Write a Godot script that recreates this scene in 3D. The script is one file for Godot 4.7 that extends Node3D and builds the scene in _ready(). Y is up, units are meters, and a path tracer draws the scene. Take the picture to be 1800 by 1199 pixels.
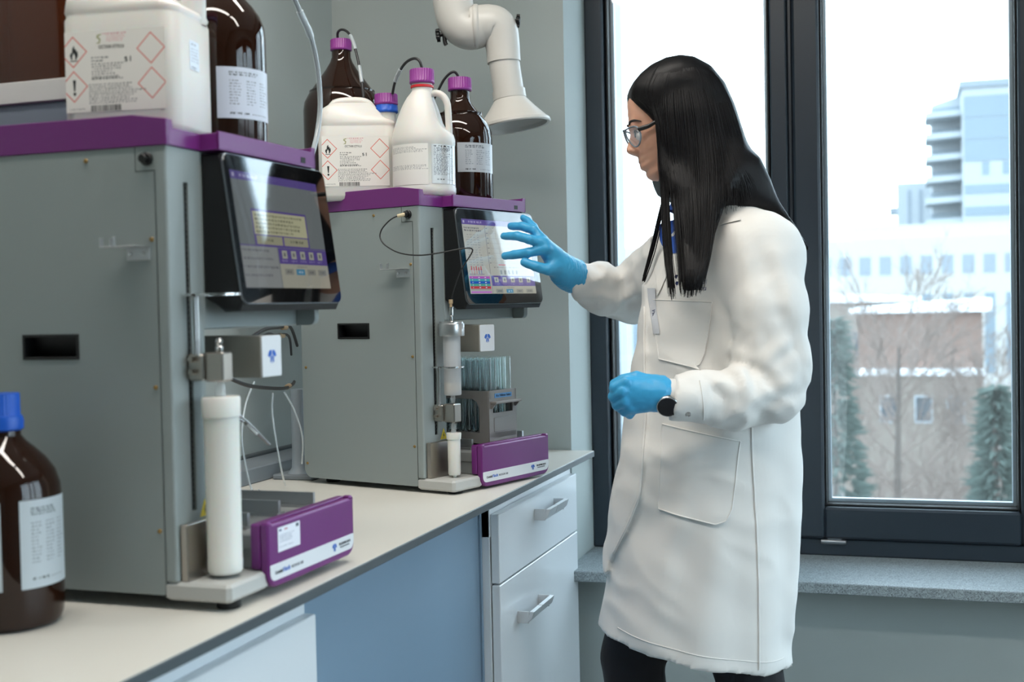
extends Node3D

# ---------- camera, sky, light ----------
const CAM_AT := Vector3(0, 1.28, 0)
const CAM_TURN := Vector3(-0.029489, 0.310404, -0.02061)   # pitch, yaw, roll
const FOCAL := 43.74
const FOCUS := 2.56
const APERTURE := 4.6
const SKY_ENERGY := 6.4
const LAMP_ENERGY := 1.25
const EXPOSURE := 1.0

var taken := {}
var mats := {}
var rng := RandomNumberGenerator.new()

func _ready() -> void:
	rng.seed = 7
	setup_view()
	setup_light()
	build_room()
	build_bench()
	build_outside()
	build_machines()
	build_containers()
	build_extractor()
	build_clutter()
	build_person()

func setup_view() -> void:
	var cam := Camera3D.new()
	cam.name = "camera"
	cam.position = CAM_AT
	cam.rotation_order = EULER_ORDER_YXZ
	cam.rotation = CAM_TURN
	cam.near = 0.05
	cam.far = 600.0
	var a := CameraAttributesPhysical.new()
	a.frustum_focal_length = FOCAL
	a.frustum_focus_distance = FOCUS
	a.frustum_near = 0.05
	a.frustum_far = 600.0
	a.exposure_aperture = APERTURE
	cam.attributes = a
	cam.fov = rad_to_deg(2.0 * atan(599.5 / 2185.4))
	add_child(cam)
	cam.current = true
	var env := Environment.new()
	env.tonemap_mode = Environment.TONE_MAPPER_LINEAR
	env.tonemap_exposure = EXPOSURE
	env.sdfgi_enabled = true
	env.ssao_enabled = true
	env.ssil_enabled = true
	env.background_mode = Environment.BG_SKY
	var sm := ProceduralSkyMaterial.new()      # even winter overcast
	sm.sky_top_color = Color(0.82, 0.93, 1.0)
	sm.sky_horizon_color = Color(0.86, 0.95, 1.0)
	sm.ground_horizon_color = Color(0.80, 0.86, 0.90)
	sm.ground_bottom_color = Color(0.5, 0.53, 0.56)
	sm.sky_curve = 0.2
	sm.energy_multiplier = SKY_ENERGY
	sm.sun_angle_max = 1.0
	var sky := Sky.new()
	sky.sky_material = sm
	env.sky = sky
	var we := WorldEnvironment.new()
	we.name = "surroundings"
	we.environment = env
	add_child(we)

func setup_light() -> void:
	# long ceiling strip lights: a glowing diffuser in a housing, an area light of its size below
	for d in [[-0.85, -2.00, 1.2, "white strip light on the ceiling above the far end of the bench"], [-0.80, -1.08, 1.2, "white strip light on the ceiling above the foreground machine"], [0.55, -1.08, 1.2, "white strip light on the ceiling over the middle of the room"]]:
		var t := thing("ceiling_light", d[3], "light", Vector3(d[0], 2.75, d[1]), 0.0, "ceiling strip lights")
		var h := MB.new()
		h.box(Vector3(0, -0.03, 0), Vector3(d[2] + 0.04, 0.06, 0.16), 0.004)
		put(h, "housing", paint("lamp_housing", Color(0.8, 0.8, 0.8), 0.5), t)
		var g := MB.new()
		g.box(Vector3(0, -0.0625, 0), Vector3(d[2], 0.005, 0.13), 0.001)
		var gm := paint("lamp_diffuser", Color(0.9, 0.9, 0.88), 0.6)
		gm.emission_enabled = true
		gm.emission = Color(1.0, 0.975, 0.94)
		gm.emission_energy_multiplier = 3.0
		put(g, "diffuser", gm, t)
		var l := AreaLight3D.new()
		l.name = "strip_glow"
		l.area_size = Vector2(d[2], 0.13)
		l.area_normalize_energy = true
		l.light_energy = LAMP_ENERGY
		l.light_color = Color(1.0, 0.975, 0.94)
		l.area_range = 12.0
		l.shadow_enabled = true
		l.position = Vector3(0, -0.07, 0)
		l.rotation = Vector3(-PI / 2, 0, 0)
		t.add_child(l, true)

# ---------- helpers ----------
func numbered(called: String) -> String:
	var n: int = taken.get(called, 0)
	taken[called] = n + 1
	return called if n == 0 else "%s_%03d" % [called, n]

func thing(called: String, label: String, category: String, at := Vector3.ZERO, turn := 0.0, group := "", kind := "") -> Node3D:
	var o := Node3D.new()
	o.name = numbered(called)
	add_child(o)
	o.position = at
	o.rotation.y = turn
	tag(o, label, category, group, kind)
	return o

func tag(o: Node, label := "", category := "", group := "", kind := "") -> void:
	if label: o.set_meta("label", label)
	if category: o.set_meta("category", category)
	if group: o.set_meta("group", group)
	if kind: o.set_meta("kind", kind)

func put(b, called: String, m: Material, parent: Node = self) -> MeshInstance3D:
	var o := MeshInstance3D.new()
	o.name = numbered(called) if parent == self else called
	o.mesh = b.done() if b is MB else b
	o.material_override = m
	parent.add_child(o, true)
	return o

func struct(b, called: String, m: Material, label := "", category := "") -> MeshInstance3D:
	var o := put(b, called, m)
	tag(o, label, category, "", "structure")
	return o

func dup(root: Node3D, called: String, at: Vector3, turn := 0.0) -> Node3D:
	var r: Node3D = root.duplicate()
	r.name = numbered(called)
	add_child(r)
	r.position = at
	r.rotation.y = turn
	return r

func srgb(r: float, g: float, b: float) -> Color:
	return Color(r / 255.0, g / 255.0, b / 255.0)

func paint(key: String, c: Color, rough := 0.5, metal := 0.0, spec := 0.5) -> StandardMaterial3D:
	if mats.has(key): return mats[key]
	var m := StandardMaterial3D.new()
	m.resource_name = key
	m.albedo_color = c
	m.roughness = rough
	m.metallic = metal
	m.metallic_specular = spec
	mats[key] = m
	return m

func grainy(key: String, c: Color, rough: float, freq: float, bump: float, tint := 0.0, spec := 0.5) -> StandardMaterial3D:
	# paint with a fine even grain (bump) and optional fine tonal speckle
	if mats.has(key): return mats[key]
	var m := paint(key, c, rough, 0.0, spec)
	var n := FastNoiseLite.new()
	n.seed = key.length() * 7
	n.frequency = 0.09
	n.fractal_octaves = 3
	var t := NoiseTexture2D.new()
	t.width = 256
	t.height = 256
	t.seamless = true
	t.noise = n
	m.heightmap_enabled = true
	m.heightmap_texture = t
	m.heightmap_scale = bump
	m.uv1_triplanar = true
	m.uv1_scale = Vector3.ONE * freq
	if tint > 0.0:
		var t2 := NoiseTexture2D.new()
		t2.width = 256
		t2.height = 256
		t2.seamless = true
		t2.noise = n
		var g := Gradient.new()
		g.colors = PackedColorArray([Color(1 - tint, 1 - tint, 1 - tint), Color(1, 1, 1)])
		t2.color_ramp = g
		m.albedo_texture = t2
	return m

func glassy(key: String, c: Color, a: float, rough := 0.03) -> StandardMaterial3D:
	# a thin clear sheet
	var m := paint(key, Color(c.r, c.g, c.b, a), rough)
	m.transparency = BaseMaterial3D.TRANSPARENCY_ALPHA
	return m

func solid_glass(key: String, c: Color, a: float, rough := 0.02, scale := 0.05) -> StandardMaterial3D:
	var m := paint(key, Color(c.r, c.g, c.b, a), rough)
	m.refraction_enabled = true
	m.refraction_scale = scale
	return m

func printed(key: String, im: Image, rough := 0.5) -> StandardMaterial3D:
	var m := paint(key, Color.WHITE, rough)
	m.albedo_texture = ImageTexture.create_from_image(im)
	m.texture_repeat = false
	return m

# a mesh builder: faces are given counter-clockwise as seen from outside
class MB:
	var st := SurfaceTool.new()
	var xf := Transform3D.IDENTITY
	var g := 0
	func _init() -> void:
		st.begin(Mesh.PRIMITIVE_TRIANGLES)
	func done() -> ArrayMesh:
		st.generate_normals()
		st.index()
		return st.commit()
	func vert(p: Vector3, uv: Vector2) -> void:
		st.set_uv(uv)
		st.add_vertex(xf * p)
	func tri(a: Vector3, b: Vector3, c: Vector3, grp := -1, ua := Vector2.ZERO, ub := Vector2.ZERO, uc := Vector2.ZERO) -> void:
		st.set_smooth_group(grp)
		vert(a, ua)
		vert(c, uc)
		vert(b, ub)
	func quad(a: Vector3, b: Vector3, c: Vector3, d: Vector3, grp := -1, ua := Vector2(0, 1), ub := Vector2(1, 1), uc := Vector2(1, 0), ud := Vector2(0, 0)) -> void:
		tri(a, b, c, grp, ua, ub, uc)
		tri(a, c, d, grp, ua, uc, ud)
	func box(c: Vector3, s: Vector3, b := 0.0) -> void:
		var h := s / 2.0
		b = minf(b, minf(h.x, minf(h.y, h.z)) * 0.98)
		if b <= 0.0:
			for ax in 3:
				for sg in [-1.0, 1.0]:
					_face(c, h, ax, sg, h)
			return
		for ax in 3:
			for sg in [-1.0, 1.0]:
				var hh := h - Vector3(b, b, b)
				hh[ax] = h[ax]
				_face(c, hh, ax, sg, hh)
		# chamfer strips
		for ax in 3:
			var u := (ax + 1) % 3
			var w := (ax + 2) % 3
			for su in [-1.0, 1.0]:
				for sw in [-1.0, 1.0]:
					var p := Vector3.ZERO
					var q := Vector3.ZERO
					p[u] = su * h[u]
					p[w] = sw * (h[w] - b)
					q[u] = su * (h[u] - b)
					q[w] = sw * h[w]
					var e := Vector3.ZERO
					e[ax] = h[ax] - b
					_out(c + p - e, c + p + e, c + q + e, c + q - e, c)
		for sx in [-1.0, 1.0]:
			for sy in [-1.0, 1.0]:
				for sz in [-1.0, 1.0]:
					var a1 := c + Vector3(sx * h.x, sy * (h.y - b), sz * (h.z - b))
					var a2 := c + Vector3(sx * (h.x - b), sy * h.y, sz * (h.z - b))
					var a3 := c + Vector3(sx * (h.x - b), sy * (h.y - b), sz * h.z)
					if (a2 - a1).cross(a3 - a1).dot(a1 - c) > 0: tri(a1, a2, a3)
					else: tri(a1, a3, a2)
	func _out(a: Vector3, b: Vector3, c: Vector3, d: Vector3, from: Vector3) -> void:
		if (b - a).cross(c - a).dot((a + c) / 2.0 - from) > 0: quad(a, b, c, d)
		else: quad(a, d, c, b)
	func _face(c: Vector3, h: Vector3, ax: int, sg: float, hh: Vector3) -> void:
		var u := (ax + 1) % 3
		var w := (ax + 2) % 3
		var n := Vector3.ZERO
		n[ax] = sg * h[ax]
		var eu := Vector3.ZERO
		eu[u] = hh[u]
		var ew := Vector3.ZERO
		ew[w] = hh[w]
		if sg > 0: quad(c + n - eu - ew, c + n + eu - ew, c + n + eu + ew, c + n - eu + ew)
		else: quad(c + n - eu + ew, c + n + eu + ew, c + n + eu - ew, c + n - eu - ew)
	func span(a: Vector3, b: Vector3, bev := 0.0) -> void:
		box((a + b) / 2.0, (b - a).abs(), bev)
	# profile of (radius, y), bottom to top, about the y axis
	func lathe(prof: Array, n := 32, a0 := 0.0, a1 := TAU, uvs := false) -> void:
		g += 1
		for i in prof.size() - 1:
			var p: Vector2 = prof[i]
			var q: Vector2 = prof[i + 1]
			if p.is_equal_approx(q): continue
			if i > 0:
				var o: Vector2 = prof[i - 1]
				if absf((p - o).angle_to(q - p)) > 0.6: g += 1
			for j in n:
				var s := a0 + (a1 - a0) * j / n
				var e := a0 + (a1 - a0) * (j + 1) / n
				var ps := Vector3(p.x * cos(s), p.y, -p.x * sin(s))
				var pe := Vector3(p.x * cos(e), p.y, -p.x * sin(e))
				var qs := Vector3(q.x * cos(s), q.y, -q.x * sin(s))
				var qe := Vector3(q.x * cos(e), q.y, -q.x * sin(e))
				var u0 := float(j) / n
				var u1 := float(j + 1) / n
				var v0 := 1.0 - float(i) / (prof.size() - 1)
				var v1 := 1.0 - float(i + 1) / (prof.size() - 1)
				if p.x < 1e-6: tri(ps, qe, qs, g, Vector2(u0, v0), Vector2(u1, v1), Vector2(u0, v1))
				elif q.x < 1e-6: tri(ps, pe, qs, g, Vector2(u0, v0), Vector2(u1, v0), Vector2(u0, v1))
				else: quad(ps, pe, qe, qs, g, Vector2(u0, v0), Vector2(u1, v0), Vector2(u1, v1), Vector2(u0, v1))
	# tube along points, radius r (or per point), n sides
	func tube(pts: Array, r, n := 8, caps := true, ellipse := 1.0) -> void:
		g += 1
		var m := pts.size()
		var rings := []
		var up := Vector3.UP
		var d0: Vector3 = (pts[1] - pts[0]).normalized()
		if absf(d0.dot(up)) > 0.9: up = Vector3.RIGHT
		var nx := d0.cross(up).normalized()
		for i in m:
			var d: Vector3
			if i == 0: d = pts[1] - pts[0]
			elif i == m - 1: d = pts[m - 1] - pts[m - 2]
			else: d = pts[i + 1] - pts[i - 1]
			d = d.normalized()
			nx = (nx - d * nx.dot(d)).normalized()
			var ny := d.cross(nx)
			var rr: float = r[i] if r is Array else r
			var ring := []
			for j in n:
				var a := TAU * j / n
				ring.append(pts[i] + (nx * cos(a) * ellipse + ny * sin(a)) * rr)
			rings.append(ring)
		for i in m - 1:
			for j in n:
				var k := (j + 1) % n
				quad(rings[i][j], rings[i][k], rings[i + 1][k], rings[i + 1][j], g, Vector2(float(j) / n, float(i) / m), Vector2(float(j + 1) / n, float(i) / m), Vector2(float(j + 1) / n, float(i + 1) / m), Vector2(float(j) / n, float(i + 1) / m))
		if caps:
			for j in range(1, n - 1):
				tri(rings[0][0], rings[0][j + 1], rings[0][j])
				tri(rings[m - 1][0], rings[m - 1][j], rings[m - 1][j + 1])
	# polygon in xy (any winding) pulled from z0 to z1, cap edges chamfered by b
	func prism(poly_in: PackedVector2Array, z0: float, z1: float, b := 0.0) -> void:
		var poly := poly_in
		if Geometry2D.is_polygon_clockwise(poly):
			poly = poly.duplicate()
			poly.reverse()
		# Geometry2D's clockwise is with y down, so what is left here runs clockwise in y-up terms; measure instead
		var area := 0.0
		for i in poly.size():
			area += poly[i].cross(poly[(i + 1) % poly.size()])
		if area < 0:
			poly = poly.duplicate()
			poly.reverse()
		var n := poly.size()
		var inn := poly
		if b > 0.0:
			inn = PackedVector2Array()
			for i in n:
				var e0 := (poly[i] - poly[(i + n - 1) % n]).normalized()
				var e1 := (poly[(i + 1) % n] - poly[i]).normalized()
				var n0 := Vector2(-e0.y, e0.x)
				var n1 := Vector2(-e1.y, e1.x)
				var mm := (n0 + n1).normalized()
				inn.append(poly[i] + mm * b / maxf(0.35, mm.dot(n0)))
		var idx := Geometry2D.triangulate_polygon(poly)
		for t in range(0, idx.size(), 3):
			var a := inn[idx[t]]
			var c := inn[idx[t + 1]]
			var d := inn[idx[t + 2]]
			if (c - a).cross(d - a) < 0:
				var s := c
				c = d
				d = s
			tri(Vector3(a.x, a.y, z1), Vector3(c.x, c.y, z1), Vector3(d.x, d.y, z1))
			tri(Vector3(a.x, a.y, z0), Vector3(d.x, d.y, z0), Vector3(c.x, c.y, z0))
		g += 1
		for i in n:
			var k := (i + 1) % n
			var e0 := poly[i] - poly[(i + n - 1) % n]
			if i > 0 and absf(e0.angle_to(poly[k] - poly[i])) > 0.6: g += 1
			var p := poly[i]
			var q := poly[k]
			quad(Vector3(p.x, p.y, z0 + b), Vector3(q.x, q.y, z0 + b), Vector3(q.x, q.y, z1 - b), Vector3(p.x, p.y, z1 - b), g)
			if b > 0.0:
				var pi := inn[i]
				var qi := inn[k]
				quad(Vector3(p.x, p.y, z1 - b), Vector3(q.x, q.y, z1 - b), Vector3(qi.x, qi.y, z1), Vector3(pi.x, pi.y, z1), g + 1000)
				quad(Vector3(pi.x, pi.y, z0), Vector3(qi.x, qi.y, z0), Vector3(q.x, q.y, z0 + b), Vector3(p.x, p.y, z0 + b), g + 2000)
		g += 1
	# rings of equal length joined into a skin
	func loft(rings: Array, closed := true, caps := true) -> void:
		g += 1
		var n: int = rings[0].size()
		for i in rings.size() - 1:
			for j in (n if closed else n - 1):
				var k := (j + 1) % n
				var w := float(maxi(1, n - 1))
				var h := float(rings.size() - 1)
				quad(rings[i][j], rings[i][k], rings[i + 1][k], rings[i + 1][j], g, Vector2(j / w, 1 - i / h), Vector2((j + 1) / w, 1 - i / h), Vector2((j + 1) / w, 1 - (i + 1) / h), Vector2(j / w, 1 - (i + 1) / h))
		if caps and closed:
			var c0 := Vector3.ZERO
			var c1 := Vector3.ZERO
			for j in n:
				c0 += rings[0][j] / n
				c1 += rings[-1][j] / n
			for j in n:
				var k := (j + 1) % n
				tri(c0, rings[0][k], rings[0][j])
				tri(c1, rings[-1][j], rings[-1][k])

static func rrect(x0: float, y0: float, x1: float, y1: float, r, n := 5) -> PackedVector2Array:
	# rounded rectangle, r a number or [bottom left, bottom right, top right, top left]
	var rr: Array = r if r is Array else [r, r, r, r]
	var out := PackedVector2Array()
	var cs := [Vector2(x0, y0), Vector2(x1, y0), Vector2(x1, y1), Vector2(x0, y1)]
	var inw := [Vector2(1, 1), Vector2(-1, 1), Vector2(-1, -1), Vector2(1, -1)]
	for i in 4:
		var q: float = rr[i]
		if q <= 0.0:
			out.append(cs[i])
			continue
		for k in n + 1:
			var a := PI + PI / 2 * i + PI / 2 * k / n
			out.append(cs[i] + inw[i] * q + Vector2(cos(a), sin(a)) * q)
	return out

static func flow(pts: Array, per := 6) -> Array:
	# a smooth run through the points (Catmull-Rom)
	var out := []
	for i in pts.size() - 1:
		var a = pts[maxi(0, i - 1)]
		var b = pts[i]
		var c = pts[i + 1]
		var d = pts[mini(pts.size() - 1, i + 2)]
		for k in per:
			var t := float(k) / per
			out.append(0.5 * ((2.0 * b) + (c - a) * t + (2.0 * a - 5.0 * b + 4.0 * c - d) * t * t + (3.0 * b - a - 3.0 * c + d) * t * t * t))
	out.append(pts[-1])
	return out

func letters(s: String, h: float, m: Material, parent: Node, called: String, xf: Transform3D, bold := false, depth := 0.0004, serif := false) -> MeshInstance3D:
	# lettering of cap height about h, centred at xf, reading along its x axis and facing its z axis
	var t := TextMesh.new()
	var f := SystemFont.new()
	f.font_names = PackedStringArray(["Droid Serif" if serif else "Droid Sans"])
	if bold: f.font_weight = 700
	t.font = f
	t.text = s
	t.font_size = 32
	t.pixel_size = h / 23.0
	t.depth = depth
	t.curve_step = 2.0
	var o := MeshInstance3D.new()
	o.name = called
	o.mesh = t
	o.material_override = m
	o.transform = xf
	parent.add_child(o, true)
	return o

# ---------- room ----------
const PIER_X := -0.839
const WALL_X := -1.49
const WALL_Z := -3.10
const GLASS_Z := -3.35

func build_room() -> void:
	var wall := grainy("wall_paint", srgb(166, 174, 172), 0.75, 3.0, 0.008)
	var white := grainy("ceiling_paint", srgb(225, 225, 220), 0.9, 3.0, 0.008)
	var b := MB.new()
	b.span(Vector3(WALL_X - 0.15, 0, -3.5), Vector3(WALL_X, 2.75, 2.4))
	struct(b, "wall_left", wall)
	b = MB.new()
	b.span(Vector3(1.8, 0, -3.1), Vector3(2.2, 0.58, 2.4))
	b.span(Vector3(1.8, 2.45, -3.1), Vector3(2.2, 2.75, 2.4))
	b.span(Vector3(1.8, 0.58, -3.1), Vector3(2.2, 2.45, -2.9))
	b.span(Vector3(1.8, 0.58, -0.3), Vector3(2.2, 2.45, 2.4))
	struct(b, "wall_right", wall)
	b = MB.new()
	b.span(Vector3(WALL_X, 0, 2.25), Vector3(1.8, 2.75, 2.4))
	struct(b, "wall_rear", wall)
	b = MB.new()
	b.span(Vector3(WALL_X, 0, -3.5), Vector3(PIER_X, 2.75, WALL_Z))                  # pier
	b.span(Vector3(PIER_X, 0, -3.5), Vector3(2.2, 0.58, WALL_Z))                   # below the sill
	b.span(Vector3(PIER_X, 2.45, -3.5), Vector3(2.2, 2.75, WALL_Z))                # lintel
	b.span(Vector3(1.6, 0.58, -3.5), Vector3(2.2, 2.45, WALL_Z))
	struct(b, "wall_window", wall)
	b = MB.new()
	b.span(Vector3(-1.64, -0.2, -3.5), Vector3(2.2, 0, 2.4))
	struct(b, "floor", grainy("floor_vinyl", srgb(150, 152, 150), 0.35, 6.0, 0.02, 0.1))
	b = MB.new()
	b.span(Vector3(-1.64, 2.75, -3.5), Vector3(2.2, 2.95, 2.4))
	struct(b, "ceiling", white)
	# granite sill
	b = MB.new()
	b.span(Vector3(PIER_X, 0.5805, -3.40), Vector3(1.6, 0.6065, -3.0), 0.002)
	var gm := paint("granite", srgb(190, 196, 200), 0.45)
	var im := Image.create(512, 512, false, Image.FORMAT_RGB8)
	var r := RandomNumberGenerator.new()
	r.seed = 3
	var n := FastNoiseLite.new()
	n.noise_type = FastNoiseLite.TYPE_CELLULAR
	n.cellular_return_type = FastNoiseLite.RETURN_CELL_VALUE
	n.frequency = 0.09
	var n2 := FastNoiseLite.new()
	n2.noise_type = FastNoiseLite.TYPE_CELLULAR
	n2.cellular_return_type = FastNoiseLite.RETURN_CELL_VALUE
	n2.frequency = 0.2
	n2.seed = 5
	for y in 512:
		for x in 512:
			var v := n.get_noise_2d(x, y) * 0.5 + 0.5
			var w := n2.get_noise_2d(x, y) * 0.5 + 0.5
			var c := 0.66 + 0.3 * v if w > 0.30 else 0.30 + 0.2 * v
			im.set_pixel(x, y, Color(c * 0.97, c, c))
	gm.albedo_texture = ImageTexture.create_from_image(im)
	gm.uv1_triplanar = true
	gm.uv1_world_triplanar = true
	gm.uv1_scale = Vector3.ONE * 6.0
	struct(b, "window_sill", gm, "speckled grey granite window sill behind the person", "sill")
	build_windows()
	# outer skin of the building beside the window opening
	b = MB.new()
	b.span(Vector3(-3.0, -9.0, -3.75), Vector3(-0.832, 8.0, -3.5))
	struct(b, "wall_facade", paint("facade_render", srgb(190, 200, 206), 0.8))

func pane_frame(b: MB, x0: float, x1: float, y0: float, y1: float, wl: float, wr: float, wb: float, wt: float, z0: float, z1: float, bev := 0.004) -> void:
	b.span(Vector3(x0, y0, z0), Vector3(x0 + wl, y1, z1), bev)
	b.span(Vector3(x1 - wr, y0, z0), Vector3(x1, y1, z1), bev)
	b.span(Vector3(x0 + wl, y0, z0), Vector3(x1 - wr, y0 + wb, z1), bev)
	b.span(Vector3(x0 + wl, y1 - wt, z0), Vector3(x1 - wr, y1, z1), bev)

func build_windows() -> void:
	var dark := paint("anthracite_aluminium", srgb(38, 47, 56), 0.38, 0.0, 0.5)
	var seal := paint("window_seal", srgb(14, 17, 20), 0.6)
	var spacer := paint("glazing_spacer", srgb(150, 165, 175), 0.35, 0.6)
	var glass := glassy("window_glass", Color(0.96, 1.0, 1.0), 0.02, 0.0)
	# [outer x0, outer x1, sash?]
	var wins := [[PIER_X, -0.300, false], [-0.300, 0.340, true], [0.340, 1.0, false], [1.0, 1.6, true], [0.0, 1.0, false], [1.0, 1.6, true], [1.6, 2.6, false]]
	for i in wins.size():
		var w: Array = wins[i]
		var x0: float = w[0]
		var x1: float = w[1]
		var o := Node3D.new()
		o.name = "window_%d" % (i + 1)
		add_child(o)
		o.set_meta("kind", "structure")
		o.position = Vector3(x0, 0.6065, -3.38)
		if i > 3:            # the windows of the wall to her back
			o.position = Vector3(2.02, 0.6065, -2.9 + x0)
			o.rotation.y = -PI / 2
		var b := MB.new()
		var wl := 0.050 if i == 0 else 0.014
		var wr := 0.043 if i == 0 else 0.014
		var wd := x1 - x0
		var ht := 2.45 - 0.6065
		pane_frame(b, 0, wd, 0, ht, wl, wr, 0.046, 0.05, -0.05, 0.065 if not w[2] else 0.055)
		put(b, "frame", dark, o)
		var ix0 := wl
		var ix1 := wd - wr
		var iy0 := 0.046
		var iy1 := ht - 0.05
		if w[2]:
			b = MB.new()
			pane_frame(b, ix0 + 0.001, ix1 - 0.001, iy0 + 0.001, iy1 - 0.001, 0.0665, 0.0665, 0.082, 0.08, -0.04, 0.07, 0.006)
			put(b, "sash", dark, o)
			ix0 += 0.0675
			ix1 -= 0.0675
			iy0 += 0.083
			iy1 -= 0.081
		elif i == 0:
			b = MB.new()
			pane_frame(b, ix0, ix1, iy0, iy1, 0.004, 0.004, 0.09, 0.06, -0.04, 0.03, 0.002)
			put(b, "glazing_bead", dark, o)
			iy0 += 0.09
			iy1 -= 0.06
			ix0 += 0.004
			ix1 -= 0.004
		b = MB.new()
		pane_frame(b, ix0, ix1, iy0, iy1, 0.006, 0.006, 0.006, 0.006, -0.02, 0.045, 0.002)
		put(b, "seal", seal, o)
		b = MB.new()
		pane_frame(b, ix0 + 0.006, ix1 - 0.006, iy0 + 0.006, iy1 - 0.006, 0.010, 0.010, 0.010, 0.010, -0.012, 0.008, 0.001)
		put(b, "spacer", spacer, o)
		for k in 2:
			b = MB.new()
			b.span(Vector3(ix0 + 0.004, iy0 + 0.004, -0.016 + k * 0.026), Vector3(ix1 - 0.004, iy1 - 0.004, -0.012 + k * 0.026))
			var p := put(b, "pane", glass, o)
			p.cast_shadow = GeometryInstance3D.SHADOW_CASTING_SETTING_ON
		if w[2]:
			# tilt hinge at the foot of the sash
			var hm := paint("hinge_steel", srgb(150, 155, 160), 0.35, 0.9)
			b = MB.new()
			b.xf = Transform3D(Basis(Vector3(0, 0, 1), -PI / 2), Vector3(0.105, 0.038, 0.062))
			b.lathe([Vector2(0, -0.033), Vector2(0.0055, -0.033), Vector2(0.0065, -0.028), Vector2(0.0065, 0.024), Vector2(0.0055, 0.03), Vector2(0, 0.03)], 14)
			b.xf = Transform3D.IDENTITY
			b.span(Vector3(0.088, 0.042, 0.054), Vector3(0.124, 0.052, 0.062), 0.001)
			put(b, "hinge", hm, o)

# ---------- bench ----------
func build_bench() -> void:
	var edge := grainy("worktop_core", srgb(72, 80, 84), 0.45, 10.0, 0.003)
	var lam := grainy("worktop_laminate", srgb(214, 211, 203), 0.42, 8.0, 0.002)
	var t := thing("worktop", "long cream laboratory worktop with dark grey edge under both machines", "worktop", Vector3(0, 0, 0))
	var b := MB.new()
	b.span(Vector3(WALL_X, 0.8845, -3.096), Vector3(-0.777, 0.899, 0.4), 0.0012)
	put(b, "core", edge, t)
	b = MB.new()
	b.span(Vector3(WALL_X, 0.899, -3.0955), Vector3(-0.7785, 0.900, 0.3995))
	put(b, "laminate", lam, t)
	# wall upstand at the back
	b = MB.new()
	b.span(Vector3(WALL_X, 0.9, -3.095), Vector3(WALL_X + 0.02, 0.94, 0.39), 0.002)
	put(b, "upstand", edge, t)
	var cab := grainy("cabinet_lacquer", srgb(226, 230, 233), 0.25, 8.0, 0.0012)
	var blue := grainy("panel_steel_blue", srgb(124, 148, 168), 0.45, 8.0, 0.002)
	# far cabinet
	t = thing("base_cabinet", "pale grey base cabinet with a drawer over a door beside the window sill", "cabinet", Vector3(-0.83, 0, -2.41), 0.0, "bench cabinets")
	cabinet_body(t, 0.64, cab)
	front(t, "drawer", 0.704, 0.848, 0.005, 0.63, cab, Vector3(0.018, 0.805, 0.34))
	front(t, "door", 0.105, 0.700, 0.005, 0.63, cab, Vector3(0.018, 0.607, 0.20))
	# knee space panel
	t = thing("bench_panel", "steel blue panel closing the bench front between the two cabinets", "panel", Vector3(-0.85, 0, -1.597))
	b = MB.new()
	b.span(Vector3(-0.018, 0.0, -0.80), Vector3(0, 0.884, 0), 0.001)
	put(b, "board", blue, t)
	b = MB.new()
	b.span(Vector3(-0.018, 0.0, -0.811), Vector3(0.004, 0.884, -0.802), 0.001)
	put(b, "edge_strip", blue, t)
	# near cabinet
	t = thing("base_cabinet", "white base cabinet under the near end of the bench, partly out of frame", "cabinet", Vector3(-0.83, 0, -0.49), 0.0, "bench cabinets")
	cabinet_body(t, 1.10, cab)
	front(t, "door", 0.105, 0.845, 0.555, 1.098, cab, Vector3(0.018, 0.74, 0.85))
	front(t, "door", 0.105, 0.845, 0.004, 0.551, cab, Vector3(0.018, 0.74, 0.25))

func cabinet_body(t: Node3D, w: float, m: Material) -> void:
	var b := MB.new()
	b.span(Vector3(-0.62, 0.10, -w), Vector3(-0.002, 0.118, 0))
	b.span(Vector3(-0.62, 0.866, -w), Vector3(-0.002, 0.884, 0))
	b.span(Vector3(-0.62, 0.118, -w), Vector3(-0.60, 0.866, 0))
	b.span(Vector3(-0.60, 0.118, -w), Vector3(-0.002, 0.866, -w + 0.018))
	b.span(Vector3(-0.60, 0.118, -0.018), Vector3(-0.002, 0.866, 0))
	b.span(Vector3(-0.018, 0.80, -w), Vector3(0.0, 0.8841, 0), 0.001)
	put(b, "body", m, t)
	b = MB.new()
	b.span(Vector3(-0.60, 0, -w), Vector3(-0.05, 0.10, 0))
	put(b, "plinth", paint("plinth_grey", srgb(90, 96, 100), 0.5), t)

func front(t: Node3D, called: String, y0: float, y1: float, z0: float, z1: float, m: Material, hd: Vector3) -> void:
	# a drawer or door front with its bar handle; z runs from the cabinet's near end
	var b := MB.new()
	b.span(Vector3(0.0005, y0, -z1), Vector3(0.0185, y1, -z0), 0.0015)
	var d := put(b, called, m, t)
	var hm := paint("handle_brushed", srgb(226, 229, 232), 0.3, 0.35)
	b = MB.new()
	var L := 0.16
	var sec := PackedVector2Array([Vector2(0.022, -0.013), Vector2(0.032, -0.004), Vector2(0.038, 0.013), Vector2(0.028, 0.013)])
	for s in [[0.0, 0.062], [0.066, L]]:
		b.xf = Transform3D(Basis.IDENTITY, Vector3(hd.x, hd.y, -hd.z - L / 2))
		var q := PackedVector2Array()
		for p in sec: q.append(p)
		b.prism(q, L - s[1], L - s[0], 0.001)
	b.xf = Transform3D(Basis.IDENTITY, Vector3(hd.x, hd.y, -hd.z))
	for s in [-1.0, 1.0]:
		b.span(Vector3(0, -0.013, s * (L / 2 - 0.0015) - 0.0015), Vector3(0.026, 0.013, s * (L / 2 - 0.0015) + 0.0015), 0.0008)
	put(b, "handle", hm, d)

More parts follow.
